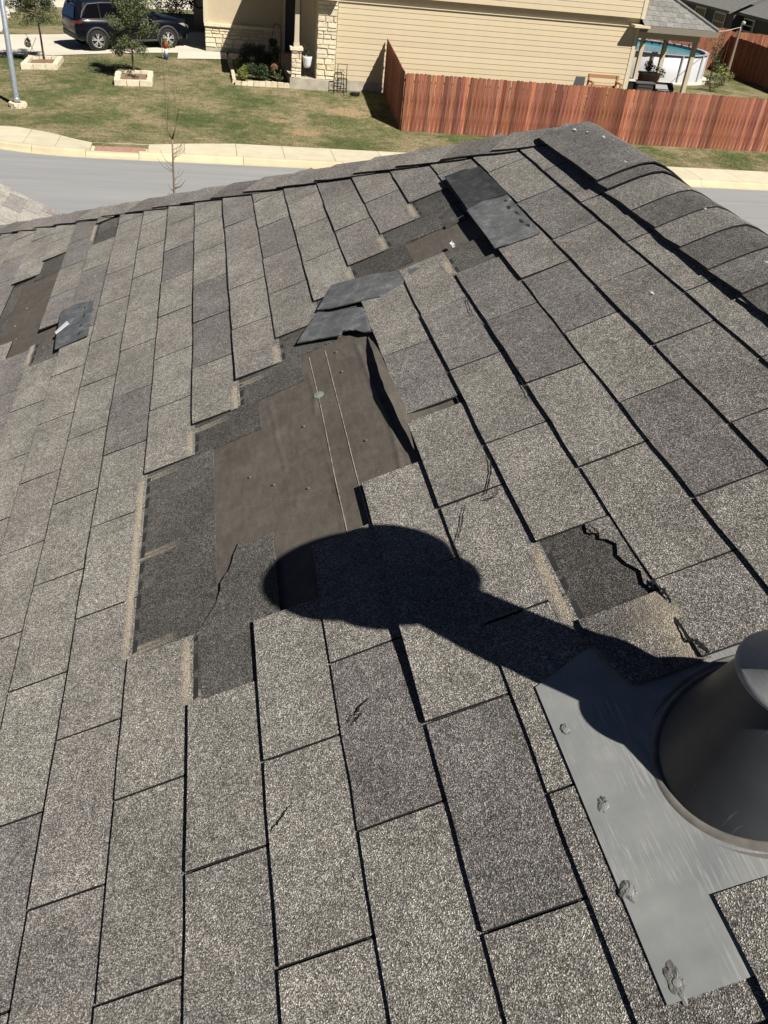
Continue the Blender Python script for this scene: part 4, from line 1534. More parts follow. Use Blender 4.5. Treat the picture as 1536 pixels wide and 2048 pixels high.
def siding(parent, x0, x1, y, z0, n):
    q = MB()
    q.hull8([(x0, y - .014, z0), (x1, y - .014, z0), (x1, y + .03, z0), (x0, y + .03, z0),
             (x0, y - .003, z0 + STEP + .01), (x1, y - .003, z0 + STEP + .01), (x1, y + .03, z0 + STEP + .01), (x0, y + .03, z0 + STEP + .01)])
    first = q.build('siding_board', M['siding'], parent)
    for i in range(n):
        o = first if i == 0 else first.copy()
        if i:
            COL.objects.link(o)
        o.location = (rnd.uniform(-.004, .004), 0, i * STEP)
        s_ = rnd.uniform(.965, 1.03)
        o.color = (s_, s_, s_ * rnd.uniform(.98, 1.02), 1)


siding(wall, WX0 + .02, WX1 - .11, WY, 1.0, 14)
MB().box(WX0 - .02, WY - .05, 3.405, WX1 + .02, WY + .03, 3.43).build('ledge', M['trim'], nh_)
MB().box(WX1 - .1, WY - .03, .95, WX1 + .03, WY + .06, 3.4).build('corner_trim', M['trim'], nh_)
MB().box(WX0 - .05, WY - .01, .3, WX1 + .02, WY + .3, 1.0).build('foundation', M['foundation'], nh_)
upm = MB().box(WX0, WY - .14, 3.68, WX1 + .02, 42, 6.3)
upper = upm.build('upper_wall', M['siding'], nh_, color=(.92, .92, .92))
siding(upper, WX0 + .02, WX1 - .09, WY - .165, 3.69, 15)
MB().box(WX1 - .09, WY - .2, 3.68, WX1 + .06, WY - .05, 6.3).build('corner_trim', M['trim'], nh_)
q = MB()
q.add([(WX0 - .5, WY - .7, 6.3), (WX1 + .5, WY - .7, 6.3), (WX1 + .5, 42.5, 6.3), (WX0 - .5, 42.5, 6.3), (WX0 + 4, 37, 8.6), (WX1 - 4, 37, 8.6)],
      [(0, 1, 5, 4), (1, 2, 5), (2, 3, 4, 5), (3, 0, 4), (3, 2, 1, 0)])
q.build('roof', M['grey_roof'], nh_, color=(1, 1, 1))


def stones(parent, x0, x1, y, z0, z1, hrow, wmin, wmax, seed, depth=.05, side=None):
    r_ = random.Random(seed)
    z = z0
    while z < z1 - .02:
        h = min(hrow * r_.uniform(.6, 1.3), z1 - z)
        if z1 - (z + h) < .05:
            h = z1 - z
        x = x0
        while x < x1 - .01:
            w = r_.uniform(wmin, wmax)
            if x1 - (x + w) < wmin * .6:
                w = x1 - x
            s_ = r_.uniform(.86, 1.08)
            yy = y - depth * r_.uniform(.5, 1.0)
            q = MB()
            e = .014
            q.hull8([(x + .006, y + .03, z + .005), (x + w - .006, y + .03, z + .005), (x + w - .006, y + .03, z + h - .005), (x + .006, y + .03, z + h - .005),
                     (x + e + r_.uniform(-.01, .03), yy, z + e + r_.uniform(-.008, .02)), (x + w - e - r_.uniform(0, .015), yy - r_.uniform(-.01, .01), z + e + r_.uniform(0, .01)),
                     (x + w - e - r_.uniform(0, .02), yy + r_.uniform(0, .012), z + h - e - r_.uniform(0, .01)), (x + e + r_.uniform(0, .02), yy + r_.uniform(0, .012), z + h - e)])
            q.f = [tuple(reversed(f)) for f in q.f]
            q.build('stone', M['limestone'], parent, color=(s_, s_ * r_.uniform(.95, 1.0), s_ * r_.uniform(.86, .98)))
            x += w
        z += h


# stone clad corner beside the siding
pier = MB().box(3.76, 32.5, .98, 4.41, 33.4, 3.5).build('stone_pier', M['mortar'], nh_)
stones(pier, 3.74, 4.42, 32.5, 1.0, 3.5, .15, .2, .45, 3)
MB().box(3.7, 33.4, .98, 4.41, 38.5, 3.5).build('entry_wall', M['stucco'], nh_)
# porch slab, pedestal and tapered post
MB().box(2.84, 32.36, .4, 4.4, 37.8, 1.0).build('porch_slab', M['foundation'], nh_)
ped = MB().box(2.9, 32.44, 1.0, 3.2, 32.76, 1.86).build('pedestal', M['mortar'], nh_)
stones(ped, 2.87, 3.23, 32.44, 1.0, 1.86, .15, .14, .3, 4)
MB().hull8([(2.83, 32.36, 1.86), (3.27, 32.36, 1.86), (3.27, 32.84, 1.86), (2.83, 32.84, 1.86), (2.83, 32.36, 1.95), (3.27, 32.36, 1.95), (3.27, 32.84, 1.95), (2.83, 32.84, 1.95)]).build('pedestal_cap', M['limestone'], nh_, color=(1.05, 1.03, 1.0))
MB().hull8([(2.97, 32.5, 1.95), (3.14, 32.5, 1.95), (3.14, 32.68, 1.95), (2.97, 32.68, 1.95), (2.99, 32.52, 3.45), (3.12, 32.52, 3.45), (3.12, 32.66, 3.45), (2.99, 32.66, 3.45)]).build('porch_post', M['beige_wood'], nh_)
MB().box(2.955, 32.485, 1.95, 3.155, 32.695, 2.08).build('post_base', M['beige_wood'], nh_)
# porch roof
MB().box(1.9, 32.15, 3.45, 4.4, 38.6, 3.62).build('porch_roof', M['trim'], nh_)
# front wing: stucco above stone wainscot
MB().box(0.02, 38.5, .4, 3.7, 47, 4.2).build('wing_wall', M['stucco'], nh_)
MB().box(0.0, 38.42, .4, 3.7, 38.52, .92).build('foundation', M['foundation'], nh_)
wains = MB().box(0.0, 38.44, .92, 3.0, 38.52, 1.66).build('stone_wainscot', M['mortar'], nh_)
stones(wains, -.02, 3.0, 38.44, .92, 1.66, .15, .2, .5, 5)
MB().box(-.04, 38.34, 1.66, 3.0, 38.5, 1.76).build('sill', M['limestone'], nh_, color=(1.05, 1.02, .96))
MB().box(-.06, 38.36, 1.76, .1, 38.56, 4.2).build('corner_trim', M['trim'], nh_)
MB().box(3.02, 38.3, .9, 3.12, 38.42, 3.4).build('door_frame', M['trim'], nh_)
MB().box(3.12, 38.36, .98, 3.68, 38.44, 3.2).build('door', M['dark_grey'], nh_)
q = MB()
q.add([(-.5, 37.9, 4.2), (4.2, 37.9, 4.2), (4.2, 47.4, 4.2), (-.5, 47.4, 4.2), (1.85, 40, 5.4), (1.85, 45, 5.4)], [(0, 1, 4), (1, 2, 5, 4), (2, 3, 5), (3, 0, 4, 5), (3, 2, 1, 0)])
q.build('wing_roof', M['grey_roof'], nh_, color=(1, 1, 1))
# patio cover at the far end
PX0, PX1, PY0, PY1 = 15.1, 18.38, 32.25, 38.0
pr = MB()
pr.add([(PX0 + .35, PY0, 3.5), (PX1, PY0, 3.5), (PX1, PY1, 3.5), (PX0 + .35, PY1, 3.5), (PX0 + .35, 35.2, 5.0), (15.9, 35.2, 5.0), (PX0 + .35, PY0, 3.47), (PX1, PY0, 3.47), (PX1, PY1, 3.47), (PX0 + .35, PY1, 3.47)],
       [(0, 1, 5, 4), (1, 2, 5), (2, 3, 4, 5), (9, 8, 7, 6), (0, 6, 7, 1), (1, 7, 8, 2)])
patio = pr.build('patio_roof', M['grey_roof'], nh_, color=(1, 1, 1))
# its shingle courses, front slope
for j in range(11):
    f0, f1 = j / 11, (j + 1) / 11
    pa = lambda f: (PX0 + .35, PY0 + (35.2 - PY0) * f, 3.5 + 1.5 * f)
    xr = lambda f: PX1 + (15.9 - PX1) * f
    xa = PX0 + .35
    k = 0
    while xa < xr(f1) - .02:
        xb = min(xa + .3 * (1.5 if (k == 0 and j % 2) else 1), xr(f1))
        a0, a1 = pa(f0), pa(f1)
        q = MB()
        q.hull8([(xa + .004, a0[1] - .004, a0[2] + .002), (xb - .004, a0[1] - .004, a0[2] + .002), (xb - .004, a1[1], a1[2] + .002), (xa + .004, a1[1], a1[2] + .002),
                 (xa + .004, a0[1] - .008, a0[2] + .02), (xb - .004, a0[1] - .008, a0[2] + .02), (xb - .004, a1[1], a1[2] + .008), (xa + .004, a1[1], a1[2] + .008)])
        s_ = rnd.uniform(.82, 1.15)
        q.build('shingle', M['grey_roof'], patio, color=(s_, s_, s_ * .98))
        xa = xb
        k += 1
MB().tube([(PX1, PY0, 3.515), (15.9, 35.2, 5.03)], .07, 6).build('hip_cap', M['grey_roof'], patio, color=(.9, .9, .9))
MB().box(PX0 + .2, PY0 - .03, 3.3, PX1 + .03, PY0 + .02, 3.485).build('fascia', M['taupe'], nh_)
MB().box(PX1 - .02, PY0, 3.3, PX1 + .03, PY1, 3.485).build('fascia', M['taupe'], nh_)
MB().box(PX0 + .3, 32.7, 3.06, 17.98, 32.86, 3.3).build('beam', M['beige_wood'], nh_)
MB().box(17.82, 32.87, 3.06, 17.98, 37.6, 3.3).build('beam', M['beige_wood'], nh_)
MB().box(PX0 - .05, PY0 - .12, 3.42, PX0 + .55, PY0 + .3, 3.5).build('eave_return', M['trim'], nh_)
for (x, y) in ((17.9, 32.8), (17.92, 35.2), (17.95, 37.3), (15.46, 32.72)):
    MB().box(x - .075, y - .075, .7, x + .075, y + .075, 3.06).build('patio_post', M['beige_wood'], nh_)
MB().box(15.4, 32.7, .3, 18.4, 38, .8).build('patio_slab', M['foundation'], nh_)
# string lights under the beam
sl = thing('string_lights', 'sagging string of dark bulbs under the patio beam', 'string lights', (16.7, 32.9, 3.0))
pts_ = [(15.5 + 2.4 * i / 16, 32.95, 3.02 - .1 * math.sin(math.pi * (i % 4) / 4)) for i in range(17)]
MB().tube(pts_, .008, 5).build('cord', M['black_metal'], sl)
for i in range(1, 17, 2):
    MB().lathe([(.0, -.1), (.03, -.07), (.03, -.03), (.012, 0)], pts_[i], 8).build('bulb', M['dark_grey'], sl)

# ------------------------------------------------------------------ small things round the house opposite
# white pot with a spiky plant
pt = thing('potted_plant', 'white pot with spiky plant on the porch beside the pier', 'potted plant', (3.46, 32.75, 1.0))
MB().lathe([(0, 0), (.1, .0), (.13, .08), (.165, .3), (.17, .36), (.15, .36), (.14, .3), (0, .28)], (3.46, 32.75, 1.3), 20).build('pot', M['pot'], pt, smooth=True)
for i in range(26):
    an, ln, up_ = rnd.uniform(0, 6.28), rnd.uniform(.08, .22), rnd.uniform(.15, .42)
    c0_ = Vector((3.46, 32.75, 1.62))
    MB().tube([c0_, c0_ + Vector((math.cos(an) * ln * .5, math.sin(an) * ln * .5, up_ * .8)), c0_ + Vector((math.cos(an) * ln, math.sin(an) * ln, up_))], [.01, .008, .001], 4).build('leaf', M['leaf_dark'], pt)
for sx_ in (-.1, .1):
    for sy_ in (-.1, .1):
        MB().tube([(3.46 + sx_, 32.75 + sy_, 1.0), (3.46 + sx_ * .8, 32.75 + sy_ * .8, 1.31)], .012, 6).build('stand_leg', M['black_metal'], pt)

# black wire stands by the wall


def wire_frame(label, x, y, z, w, d, h, seat):
    T_ = thing('wire_stand', label, 'metal stand', (x, y, z), 'black metal stands by the tan wall')
    for sx_ in (-w / 2, w / 2):
        MB().tube([(x + sx_, y - d / 2, z), (x + sx_, y - d / 2, z + seat)], .012, 6).build('leg', M['black_metal'], T_)
        MB().tube([(x + sx_, y + d / 2, z), (x + sx_, y + d / 2, z + h)], .012, 6).build('leg', M['black_metal'], T_)
        MB().tube([(x + sx_, y - d / 2, z + seat), (x + sx_, y + d / 2, z + seat)], .012, 6).build('side_rail', M['black_metal'], T_)
    for yy, zz in ((y - d / 2, seat), (y + d / 2, seat), (y + d / 2, h), (y - d / 2, .12)):
        MB().tube([(x - w / 2, yy, z + zz), (x + w / 2, yy, z + zz)], .012, 6).build('cross_rail', M['black_metal'], T_)
    scr = [(x - w * .3 + w * .6 * i / 12, y + d / 2, z + (seat + h) / 2 + .05 * math.sin(i)) for i in range(13)]
    MB().tube(scr, .008, 5).build('scroll', M['black_metal'], T_)
    return T_


wire_frame('taller black wire stand set against the tan siding', 4.66, 32.28, .68, .32, .2, .86, .42)
wire_frame('low black wire stand in front of the taller one', 4.52, 32.05, .64, .34, .22, .62, .34)
hb = MB()
pts_ = [(5.1 + .16 * math.cos(t_ * .55) * (1 + .04 * math.sin(t_)), 32.0 + .13 * math.sin(t_ * .55), .64 + .012 * (t_ / 6)) for t_ in range(48)] + [(4.9, 31.85, .62), (4.7, 31.95, .63), (4.62, 31.8, .61)]
hb.tube(pts_, .012, 5)
tag(hb.build('garden_hose', M['black_metal']), 'dark garden hose coiled at the foot of the tan wall', 'hose')

# garden bed with stone edging
bed = thing('garden_bed', 'dark garden bed edged with pale stones in front of the porch', 'garden bed', (1.9, 34.6, .68))
q = MB()
bp = [(.98, 32.45), (2.86, 32.5), (2.86, 37.2), (.9, 36.7)]
q.prism(bp, .3, lambda x, y: ground_z(x, y) + .035)
q.build('soil', M['mulch'], bed)


def edge_stones(p0, p1, n):
    for i in range(n):
        a = [p0[j] + (p1[j] - p0[j]) * (i + .03) / n for j in (0, 1)]
        b = [p0[j] + (p1[j] - p0[j]) * (i + .97) / n for j in (0, 1)]
        dx, dy = b[0] - a[0], b[1] - a[1]
        l_ = math.hypot(dx, dy)
        nx_, ny_ = -dy / l_ * .07, dx / l_ * .07
        z = ground_z(a[0], a[1])
        h = rnd.uniform(.11, .17)
        P = []
        for zz, sh in ((z - .05, 1), (z + h, .75)):
            for (x, y) in ((a[0] - nx_ * sh, a[1] - ny_ * sh), (b[0] - nx_ * sh, b[1] - ny_ * sh), (b[0] + nx_ * sh, b[1] + ny_ * sh), (a[0] + nx_ * sh, a[1] + ny_ * sh)):
                P.append((x + rnd.uniform(-.012, .012), y + rnd.uniform(-.012, .012), zz + (rnd.uniform(-.015, .015) if zz > z else 0)))
        s_ = rnd.uniform(.8, 1.02)
        MB().hull8(P).build('edging_stone', M['limestone'], bed, color=(s_, s_ * .97, s_ * .92))


edge_stones((.95, 32.4), (2.84, 32.42), 9)
edge_stones((.86, 36.7), (.93, 32.5), 16)


def shrub(label, x, y, w, h, mat, seed, n=1400, size=.035, group='shrubs in the stone-edged bed', kind='shrub'):
    r_ = random.Random(seed)
    z = ground_z(x, y)
    T_ = thing('garden_shrub', label, kind, (x, y, z), group)
    for i in range(5):
        an = r_.uniform(0, 6.28)
        MB().tube([(x, y, z), (x + math.cos(an) * w * .2, y + math.sin(an) * w * .2, z + h * .4), (x + math.cos(an) * w * .4, y + math.sin(an) * w * .4, z + h * .75)], [.014, .01, .004], 5).build('stem', M['bark'], T_)
    cents = []
    for i in range(12):
        an, rr_ = r_.uniform(0, 6.28), w * .5 * math.sqrt(r_.random())
        cents.append((x + math.cos(an) * rr_, y + math.sin(an) * rr_, z + h * r_.uniform(.3, .85), w * .2, w * .2, h * .2))
    leaf_cloud(n, cents, size, seed).build('foliage', mat, T_)
    return T_


shrub('tall dark shrub at the back of the stone-edged bed', 1.5, 34.3, .9, 1.0, M['leaf_dark'], 41, 2200)
shrub('dark shrub under the hanging basket in the stone-edged bed', 2.3, 34.9, .9, 1.05, M['leaf_dark'], 42, 2200)
shrub('low dark green shrub in the middle front of the stone-edged bed', 1.75, 33.25, .8, .55, M['leaf_dark'], 43, 1700)
shrub('yellow-green clump at the front left of the stone-edged bed', 1.2, 33.0, .5, .45, M['leaf_yellow'], 44, 900, .03)
shrub('small pale clump at the back left of the stone-edged bed', 1.12, 34.2, .4, .45, M['leaf_yellow'], 45, 700, .03)
shrub('green stems below the dusty red flowers near the porch', 2.45, 33.0, .45, .5, M['leaf'], 46, 800)
fl_ = thing('flowering_plant', 'dusty red flower head in the bed beside the stone pedestal', 'flowers', (2.42, 33.3, .7))
MB().tube([(2.42, 33.3, .7), (2.42, 33.28, 1.1)], .012, 5).build('stem', M['bark'], fl_)
leaf_cloud(500, [(2.36, 33.25, 1.18, .13, .12, .09), (2.5, 33.25, 1.14, .12, .12, .08)], .026, 47).build('petals', M['flower_red'], fl_)
# shepherd hook and basket
hk = thing('shepherd_hook', 'black shepherd hook holding a dark hanging basket by the entry', 'plant hook', (2.75, 35.6, .75))
MB().tube([(2.75, 35.6, .7), (2.75, 35.6, 2.05), (2.7, 35.6, 2.2), (2.58, 35.6, 2.25), (2.48, 35.6, 2.18), (2.46, 35.6, 2.08)], .013, 6).build('pole', M['black_metal'], hk)
MB().lathe([(0, -.14), (.1, -.12), (.17, 0), (.15, 0), (0, -.03)], (2.46, 35.6, 1.62), 14).build('basket', M['black_metal'], hk)
for an in (0, 2.1, 4.2):
    MB().tube([(2.46, 35.6, 2.08), (2.46 + .15 * math.cos(an), 35.6 + .15 * math.sin(an), 1.62)], .005, 4).build('chain', M['black_metal'], hk)
leaf_cloud(350, [(2.46, 35.6, 1.66, .17, .17, .1)], .03, 51).build('foliage', M['leaf_dark'], hk)
# garden figure
gx, gy = -1.47, 36.05
gz = ground_z(gx, gy)
gf = thing('garden_ornament', 'small red, white and blue lawn ornament with yellow-green plant by the walk', 'ornament', (gx, gy, gz))
MB().lathe([(0, 0), (.07, 0), (.075, .12), (.055, .2), (0, .2)], (gx, gy, gz), 12).build('base', M['blue_paint'], gf, smooth=True)
MB().lathe([(.055, .2), (.075, .27), (.06, .36), (0, .36)], (gx, gy, gz), 12).build('body', M['white_paint'], gf, smooth=True)
MB().lathe([(.05, .36), (.085, .42), (.075, .52), (.03, .6), (0, .61)], (gx, gy, gz), 12).build('top', M['red_paint'], gf, smooth=True)
leaf_cloud(320, [(gx + .12, gy + .08, gz + .5, .14, .12, .17), (gx - .02, gy + .1, gz + .62, .1, .1, .1)], .025, 52).build('foliage', M['leaf_yellow'], gf)
# solar stake light at the walk corner
MBs = MB().tube([(.8, 36.5, .72), (.8, 36.5, 1.02)], .02, 6)
MBs.lathe([(0, 0), (.05, 0), (.05, .08), (0, .1)], (.8, 36.5, .98), 10)
tag(MBs.build('path_light', M['black_metal']), 'small black path light at the corner of the front walk', 'path light')

# ------------------------------------------------------------------ parked SUV
RW = Vector((-4.06, 37.66, .63))
FW = Vector((-1.49, 38.76, .73))
hd = math.atan2(FW.y - RW.y, FW.x - RW.x)
pitch = math.atan2(FW.z - RW.z, math.hypot(FW.x - RW.x, FW.y - RW.y))
car = thing('parked_suv', 'black SUV parked on the pale driveway behind the young oak', 'car', (0, 0, 0))
WB = 2.79
carM = Matrix.Translation(RW) @ Matrix.Rotation(hd, 4, 'Z') @ Matrix.Rotation(-pitch, 4, 'Y') @ Matrix.Translation(Vector((1.42, .84, 0)))
car.matrix_world = carM
WR_ = .375
STN = [(-2.42, .62, .98, .80), (-2.36, .45, 1.12, .87), (-2.15, .36, 1.17, .92), (-1.6, .3, 1.16, .945), (-.8, .27, 1.13, .95), (0, .26, 1.1, .95),
       (.8, .27, 1.08, .95), (1.15, .28, 1.1, .945), (1.5, .3, 1.07, .935), (1.9, .33, 1.02, .91), (2.2, .36, .95, .86), (2.38, .42, .82, .76), (2.43, .5, .7, .68)]
rings = []
for x, zb, zt, w in STN:
    half = [(w * .9, zb), (w * .985, zb + .12), (w, zb + .42 * (zt - zb)), (w * .995, zb + .7 * (zt - zb)), (w * .965, zt - .05), (w * .9, zt), (w * .5, zt + .035), (0, zt + .045)]
    rings.append([(x, y, z) for y, z in half] + [(x, -y, z) for y, z in half[-2::-1]])
q = MB()
n = len(rings[0])
vs_ = [p for r_ in rings for p in r_]
fs_ = [(i * n + k, (i + 1) * n + k, (i + 1) * n + (k + 1) % n, i * n + (k + 1) % n) for i in range(len(rings) - 1) for k in range(n)]
fs_.append(tuple(range(n)))
fs_.append(tuple((len(rings) - 1) * n + k for k in range(n))[::-1])
q.add(vs_, fs_)
body = q.build('body', M['car_paint'], car, local=True, smooth=True)
# cabin
CB = [(-2.34, 1.12, .80), (-2.0, 1.14, .9), (-1.0, 1.12, .92), (.4, 1.08, .92), (1.12, 1.09, .86), (1.32, 1.1, .6)]
CT = [(-2.12, 1.60, .62), (-1.75, 1.70, .68), (-1.0, 1.75, .7), (-.2, 1.74, .7), (.25, 1.69, .67), (.42, 1.64, .55)]
q = MB()
vs_ = []
for (xb, zb, wb), (xt, zt, wt) in zip(CB, CT):
    vs_ += [(xb, wb, zb - .05), (xt, wt, zt), (xt, 0, zt + .045), (xt, -wt, zt), (xb, -wb, zb - .05)]
fs_ = []
for i in range(5):
    for k in range(4):
        a = i * 5 + k
        fs_.append((a, a + 5, a + 6, a + 1))
fs_.append((0, 1, 2, 3, 4))
fs_.append((29, 28, 27, 26, 25))
q.add(vs_, fs_)
q.build('cabin', M['car_paint'], car, local=True)


def side_pt(x, f, s):
    """point on the cabin side at length x and height fraction f"""
    def itp(T_, x_):
        for a, b in zip(T_, T_[1:]):
            if a[0] <= x_ <= b[0]:
                g_ = (x_ - a[0]) / (b[0] - a[0])
                return [a[i] + (b[i] - a[i]) * g_ for i in range(3)]
        return list(T_[0] if x_ < T_[0][0] else T_[-1])
    b, t_ = itp(CB, x), itp(CT, x)
    z = b[1] + (t_[1] - b[1]) * f
    y = b[2] + (t_[2] - b[2]) * f
    return (x, s * (y + .012), z)


for s in (-1, 1):
    for (x0, x1, t0, t1) in ((-1.98, -1.22, -1.62, -1.22), (-1.16, -.3, -1.16, -.3), (-.24, .82, -.24, .3)):
        q = MB()
        q.add([side_pt(x0, .06, s), side_pt(x1, .04, s), side_pt(t1, .86, s), side_pt(t0, .86, s)], [(0, 1, 2, 3) if s < 0 else (3, 2, 1, 0)])
        w_ = q.build('window', M['car_glass'], car, local=True)
    tr = [side_pt(.85, .02, s), side_pt(-.3, .02, s), side_pt(-1.2, .02, s), side_pt(-1.95, .03, s), side_pt(-2.0, .1, s), side_pt(-1.85, .5, s), side_pt(-1.6, .89, s), side_pt(-1.1, .91, s), side_pt(-.3, .91, s), side_pt(.28, .88, s)]
    MB().tube(tr, .012, 5).build('chrome_trim', M['chrome'], car, local=True)
    MB().tube([(-1.75, s * .62, 1.78), (-1.0, s * .64, 1.83), (.0, s * .64, 1.8)], .018, 5).build('roof_rail', M['black_metal'], car, local=True)
    q = MB()
    q.hull8([(.62, s * .93, 1.1), (.8, s * .93, 1.1), (.8, s * 1.12, 1.12), (.62, s * 1.12, 1.12), (.64, s * .93, 1.24), (.78, s * .93, 1.24), (.78, s * 1.1, 1.24), (.64, s * 1.1, 1.24)])
    q.build('mirror', M['car_paint'], car, local=True)
    for x in (-.9, .25):
        MB().tube([(x, s * .965, .93), (x + .2, s * .965, .93)], .016, 5).build('door_handle', M['chrome'], car, local=True)
    for x in (-.27, -1.19, .95):
        MB().tube([(x, s * .957, .4), (x - .02, s * .957, 1.05)], .006, 4).build('door_seam', M['black_metal'], car, local=True)
    MB().tube([(-.98, s * .945, .33), (.95, s * .945, .33)], .045, 6).build('sill_cladding', M['cladding'], car, local=True)
    # lamps
    q = MB()
    q.add([(-2.41, s * .80, .92), (-2.0, s * .957, 1.02), (-1.98, s * .95, 1.06), (-2.36, s * .885, 1.1), (-2.43, s * .6, 1.08), (-2.45, s * .6, .93)], [(0, 1, 2, 3), (0, 3, 4, 5)] if s < 0 else [(3, 2, 1, 0), (5, 4, 3, 0)])
    q.v = [(x, y + s * .014, z) for x, y, z in q.v]
    q.build('tail_light', M['tail'], car, local=True)
    q = MB()
    q.add([(2.42, s * .69, .72), (2.12, s * .885, .82), (1.86, s * .915, .93), (2.1, s * .87, .94), (2.37, s * .76, .83)], [(0, 1, 2, 3, 4) if s > 0 else (4, 3, 2, 1, 0)])
    q.v = [(x + .012, y + s * .014, z) for x, y, z in q.v]
    q.build('headlight', M['lamp'], car, local=True)
    for wx in (-1.42, 1.37):
        q = MB()
        arc = []
        for i in range(15):
            t_ = math.pi * (-.06 + 1.12 * i / 14)
            arc.append((wx + .455 * math.cos(t_), s * .948, .375 + .455 * math.sin(t_)))
        q.tube(arc, .045, 6)
        q.build('wheel_arch', M['cladding'], car, local=True, smooth=True)
        MB().lathe([(0, .0), (.43, .0), (.43, .012), (0, .012)], (wx, s * .945 - .006, .375), 28, 'y').build('wheel_well', M['black_metal'], car, local=True)
        wh = MB()
        y0 = s * .90
        wh.lathe([(.235, s * .085), (.26, s * .1), (.35, s * .09), (.375, s * .05), (.375, -s * .12), (.2, -s * .12)], (wx, y0, .375), 32, 'y')
        who = wh.build('wheel', M['tyre'], car, local=True, smooth=True)
        rm = MB()
        rm.lathe([(.24, s * .09), (.25, s * .098), (.25, s * .05), (.23, s * .03)], (wx, y0, .375), 32, 'y')
        rm.lathe([(0, s * .1), (.05, s * .1), (.055, s * .06)], (wx, y0, .375), 16, 'y')
        for k in range(5):
            for dd in (-.16, .16):
                t_ = 2 * math.pi * k / 5 + .3
                c_, s_ = math.cos(t_), math.sin(t_)
                c2_, s2_ = math.cos(t_ + dd * 1.3), math.sin(t_ + dd * 1.3)
                rm.tube([(wx + c_ * .04, y0 + s * .088, .375 + s_ * .04), (wx + c2_ * .245, y0 + s * .08, .375 + s2_ * .245)], [.02, .024], 6)
        rim = rm.build('rim', M['alloy'], who, local=True)
        MB().lathe([(0, s * .02), (.24, s * .02)], (wx, y0, .375), 24, 'y').build('brake_disc', M['dark_grey'], who, local=True)
MB().hull8([(-2.46, -.7, .42), (-2.3, -.9, .42), (-2.3, .9, .42), (-2.46, .7, .42), (-2.46, -.7, .6), (-2.34, -.9, .6), (-2.34, .9, .6), (-2.46, .7, .6)]).build('rear_bumper', M['cladding'], car, local=True)
MB().hull8([(2.2, -.84, .3), (2.44, -.6, .32), (2.44, .6, .32), (2.2, .84, .3), (2.24, -.86, .48), (2.47, -.62, .5), (2.47, .62, .5), (2.24, .86, .48)]).build('front_bumper', M['cladding'], car, local=True)
q = MB()
q.add([(-2.37, -.74, 1.14), (-2.37, .74, 1.14), (-2.15, .58, 1.56), (-2.15, -.58, 1.56)], [(0, 3, 2, 1)])
q.v = [(x - .02, y, z + .01) for x, y, z in q.v]
q.build('rear_window', M['car_glass'], car, local=True)
q = MB()
q.add([(1.30, -.62, 1.12), (1.30, .62, 1.12), (.44, .54, 1.64), (.44, -.54, 1.64)], [(0, 1, 2, 3)])
q.v = [(x + .02, y, z + .02) for x, y, z in q.v]
q.build('windshield', M['car_glass'], car, local=True)
MB().tube([(-2.12, 0, 1.66), (-2.35, 0, 1.62)], .05, 6).build('spoiler', M['car_paint'], car, local=True)
MB().hull8([(-1.9, -.02, 1.75), (-1.75, -.02, 1.77), (-1.75, .02, 1.77), (-1.9, .02, 1.75), (-1.92, -.01, 1.84), (-1.88, -.01, 1.84), (-1.88, .01, 1.84), (-1.92, .01, 1.84)]).build('antenna', M['car_paint'], car, local=True)

for o_ in car.children_recursive:
    if o_.type == 'MESH':
        whl = o_.name.split('.')[0] in ('wheel', 'rim', 'brake_disc', 'wheel_arch', 'wheel_well')
        for v_ in o_.data.vertices:
            wx = -1.42 if v_.co.x < 0 else 1.37
            if whl:
                v_.co.x = wx + (v_.co.x - wx) * .93
            v_.co.z *= .93
            if v_.co.x < -1.85:
                v_.co.x = -1.85 + (v_.co.x + 1.85) * .62
            elif v_.co.x > 1.85:
                v_.co.x = 1.85 + (v_.co.x - 1.85) * .86

# ------------------------------------------------------------------ back yard
pc = (20.45, 41.6)
PR = 2.6
pool = thing('round_pool', 'round above-ground pool with white wall and turquoise water', 'pool', (pc[0], pc[1], .75))
MB().lathe([(PR, -.1), (PR, 1.12), (PR - .04, 1.12), (PR - .04, -.1)], (pc[0], pc[1], .75), 56).build('wall', M['white_vinyl'], pool, smooth=True)
MB().lathe([(PR + .06, 1.1), (PR + .08, 1.13), (PR - .1, 1.13), (PR - .1, 1.1)], (pc[0], pc[1], .75), 56).build('rim', M['white_vinyl'], pool)
MB().lathe([(0, 1.0), (PR - .05, 1.0)], (pc[0], pc[1], .75), 56).build('water', M['water'], pool)
for k in range(12):
    t_ = 2 * math.pi * k / 12 + .15
    x, y = pc[0] + (PR + .04) * math.cos(t_), pc[1] + (PR + .04) * math.sin(t_)
    MB().tube([(x, y, .7), (x, y, 1.86)], [.035, .05], 6).build('upright', M['white_vinyl'], pool)
MB().prism([(pc[0] + 3.0 * math.cos(t_), pc[1] + 3.0 * math.sin(t_)) for t_ in [i * 2 * math.pi / 40 for i in range(40)]], .6, .79).build('paver_ring', M['drive_concrete'], pool)
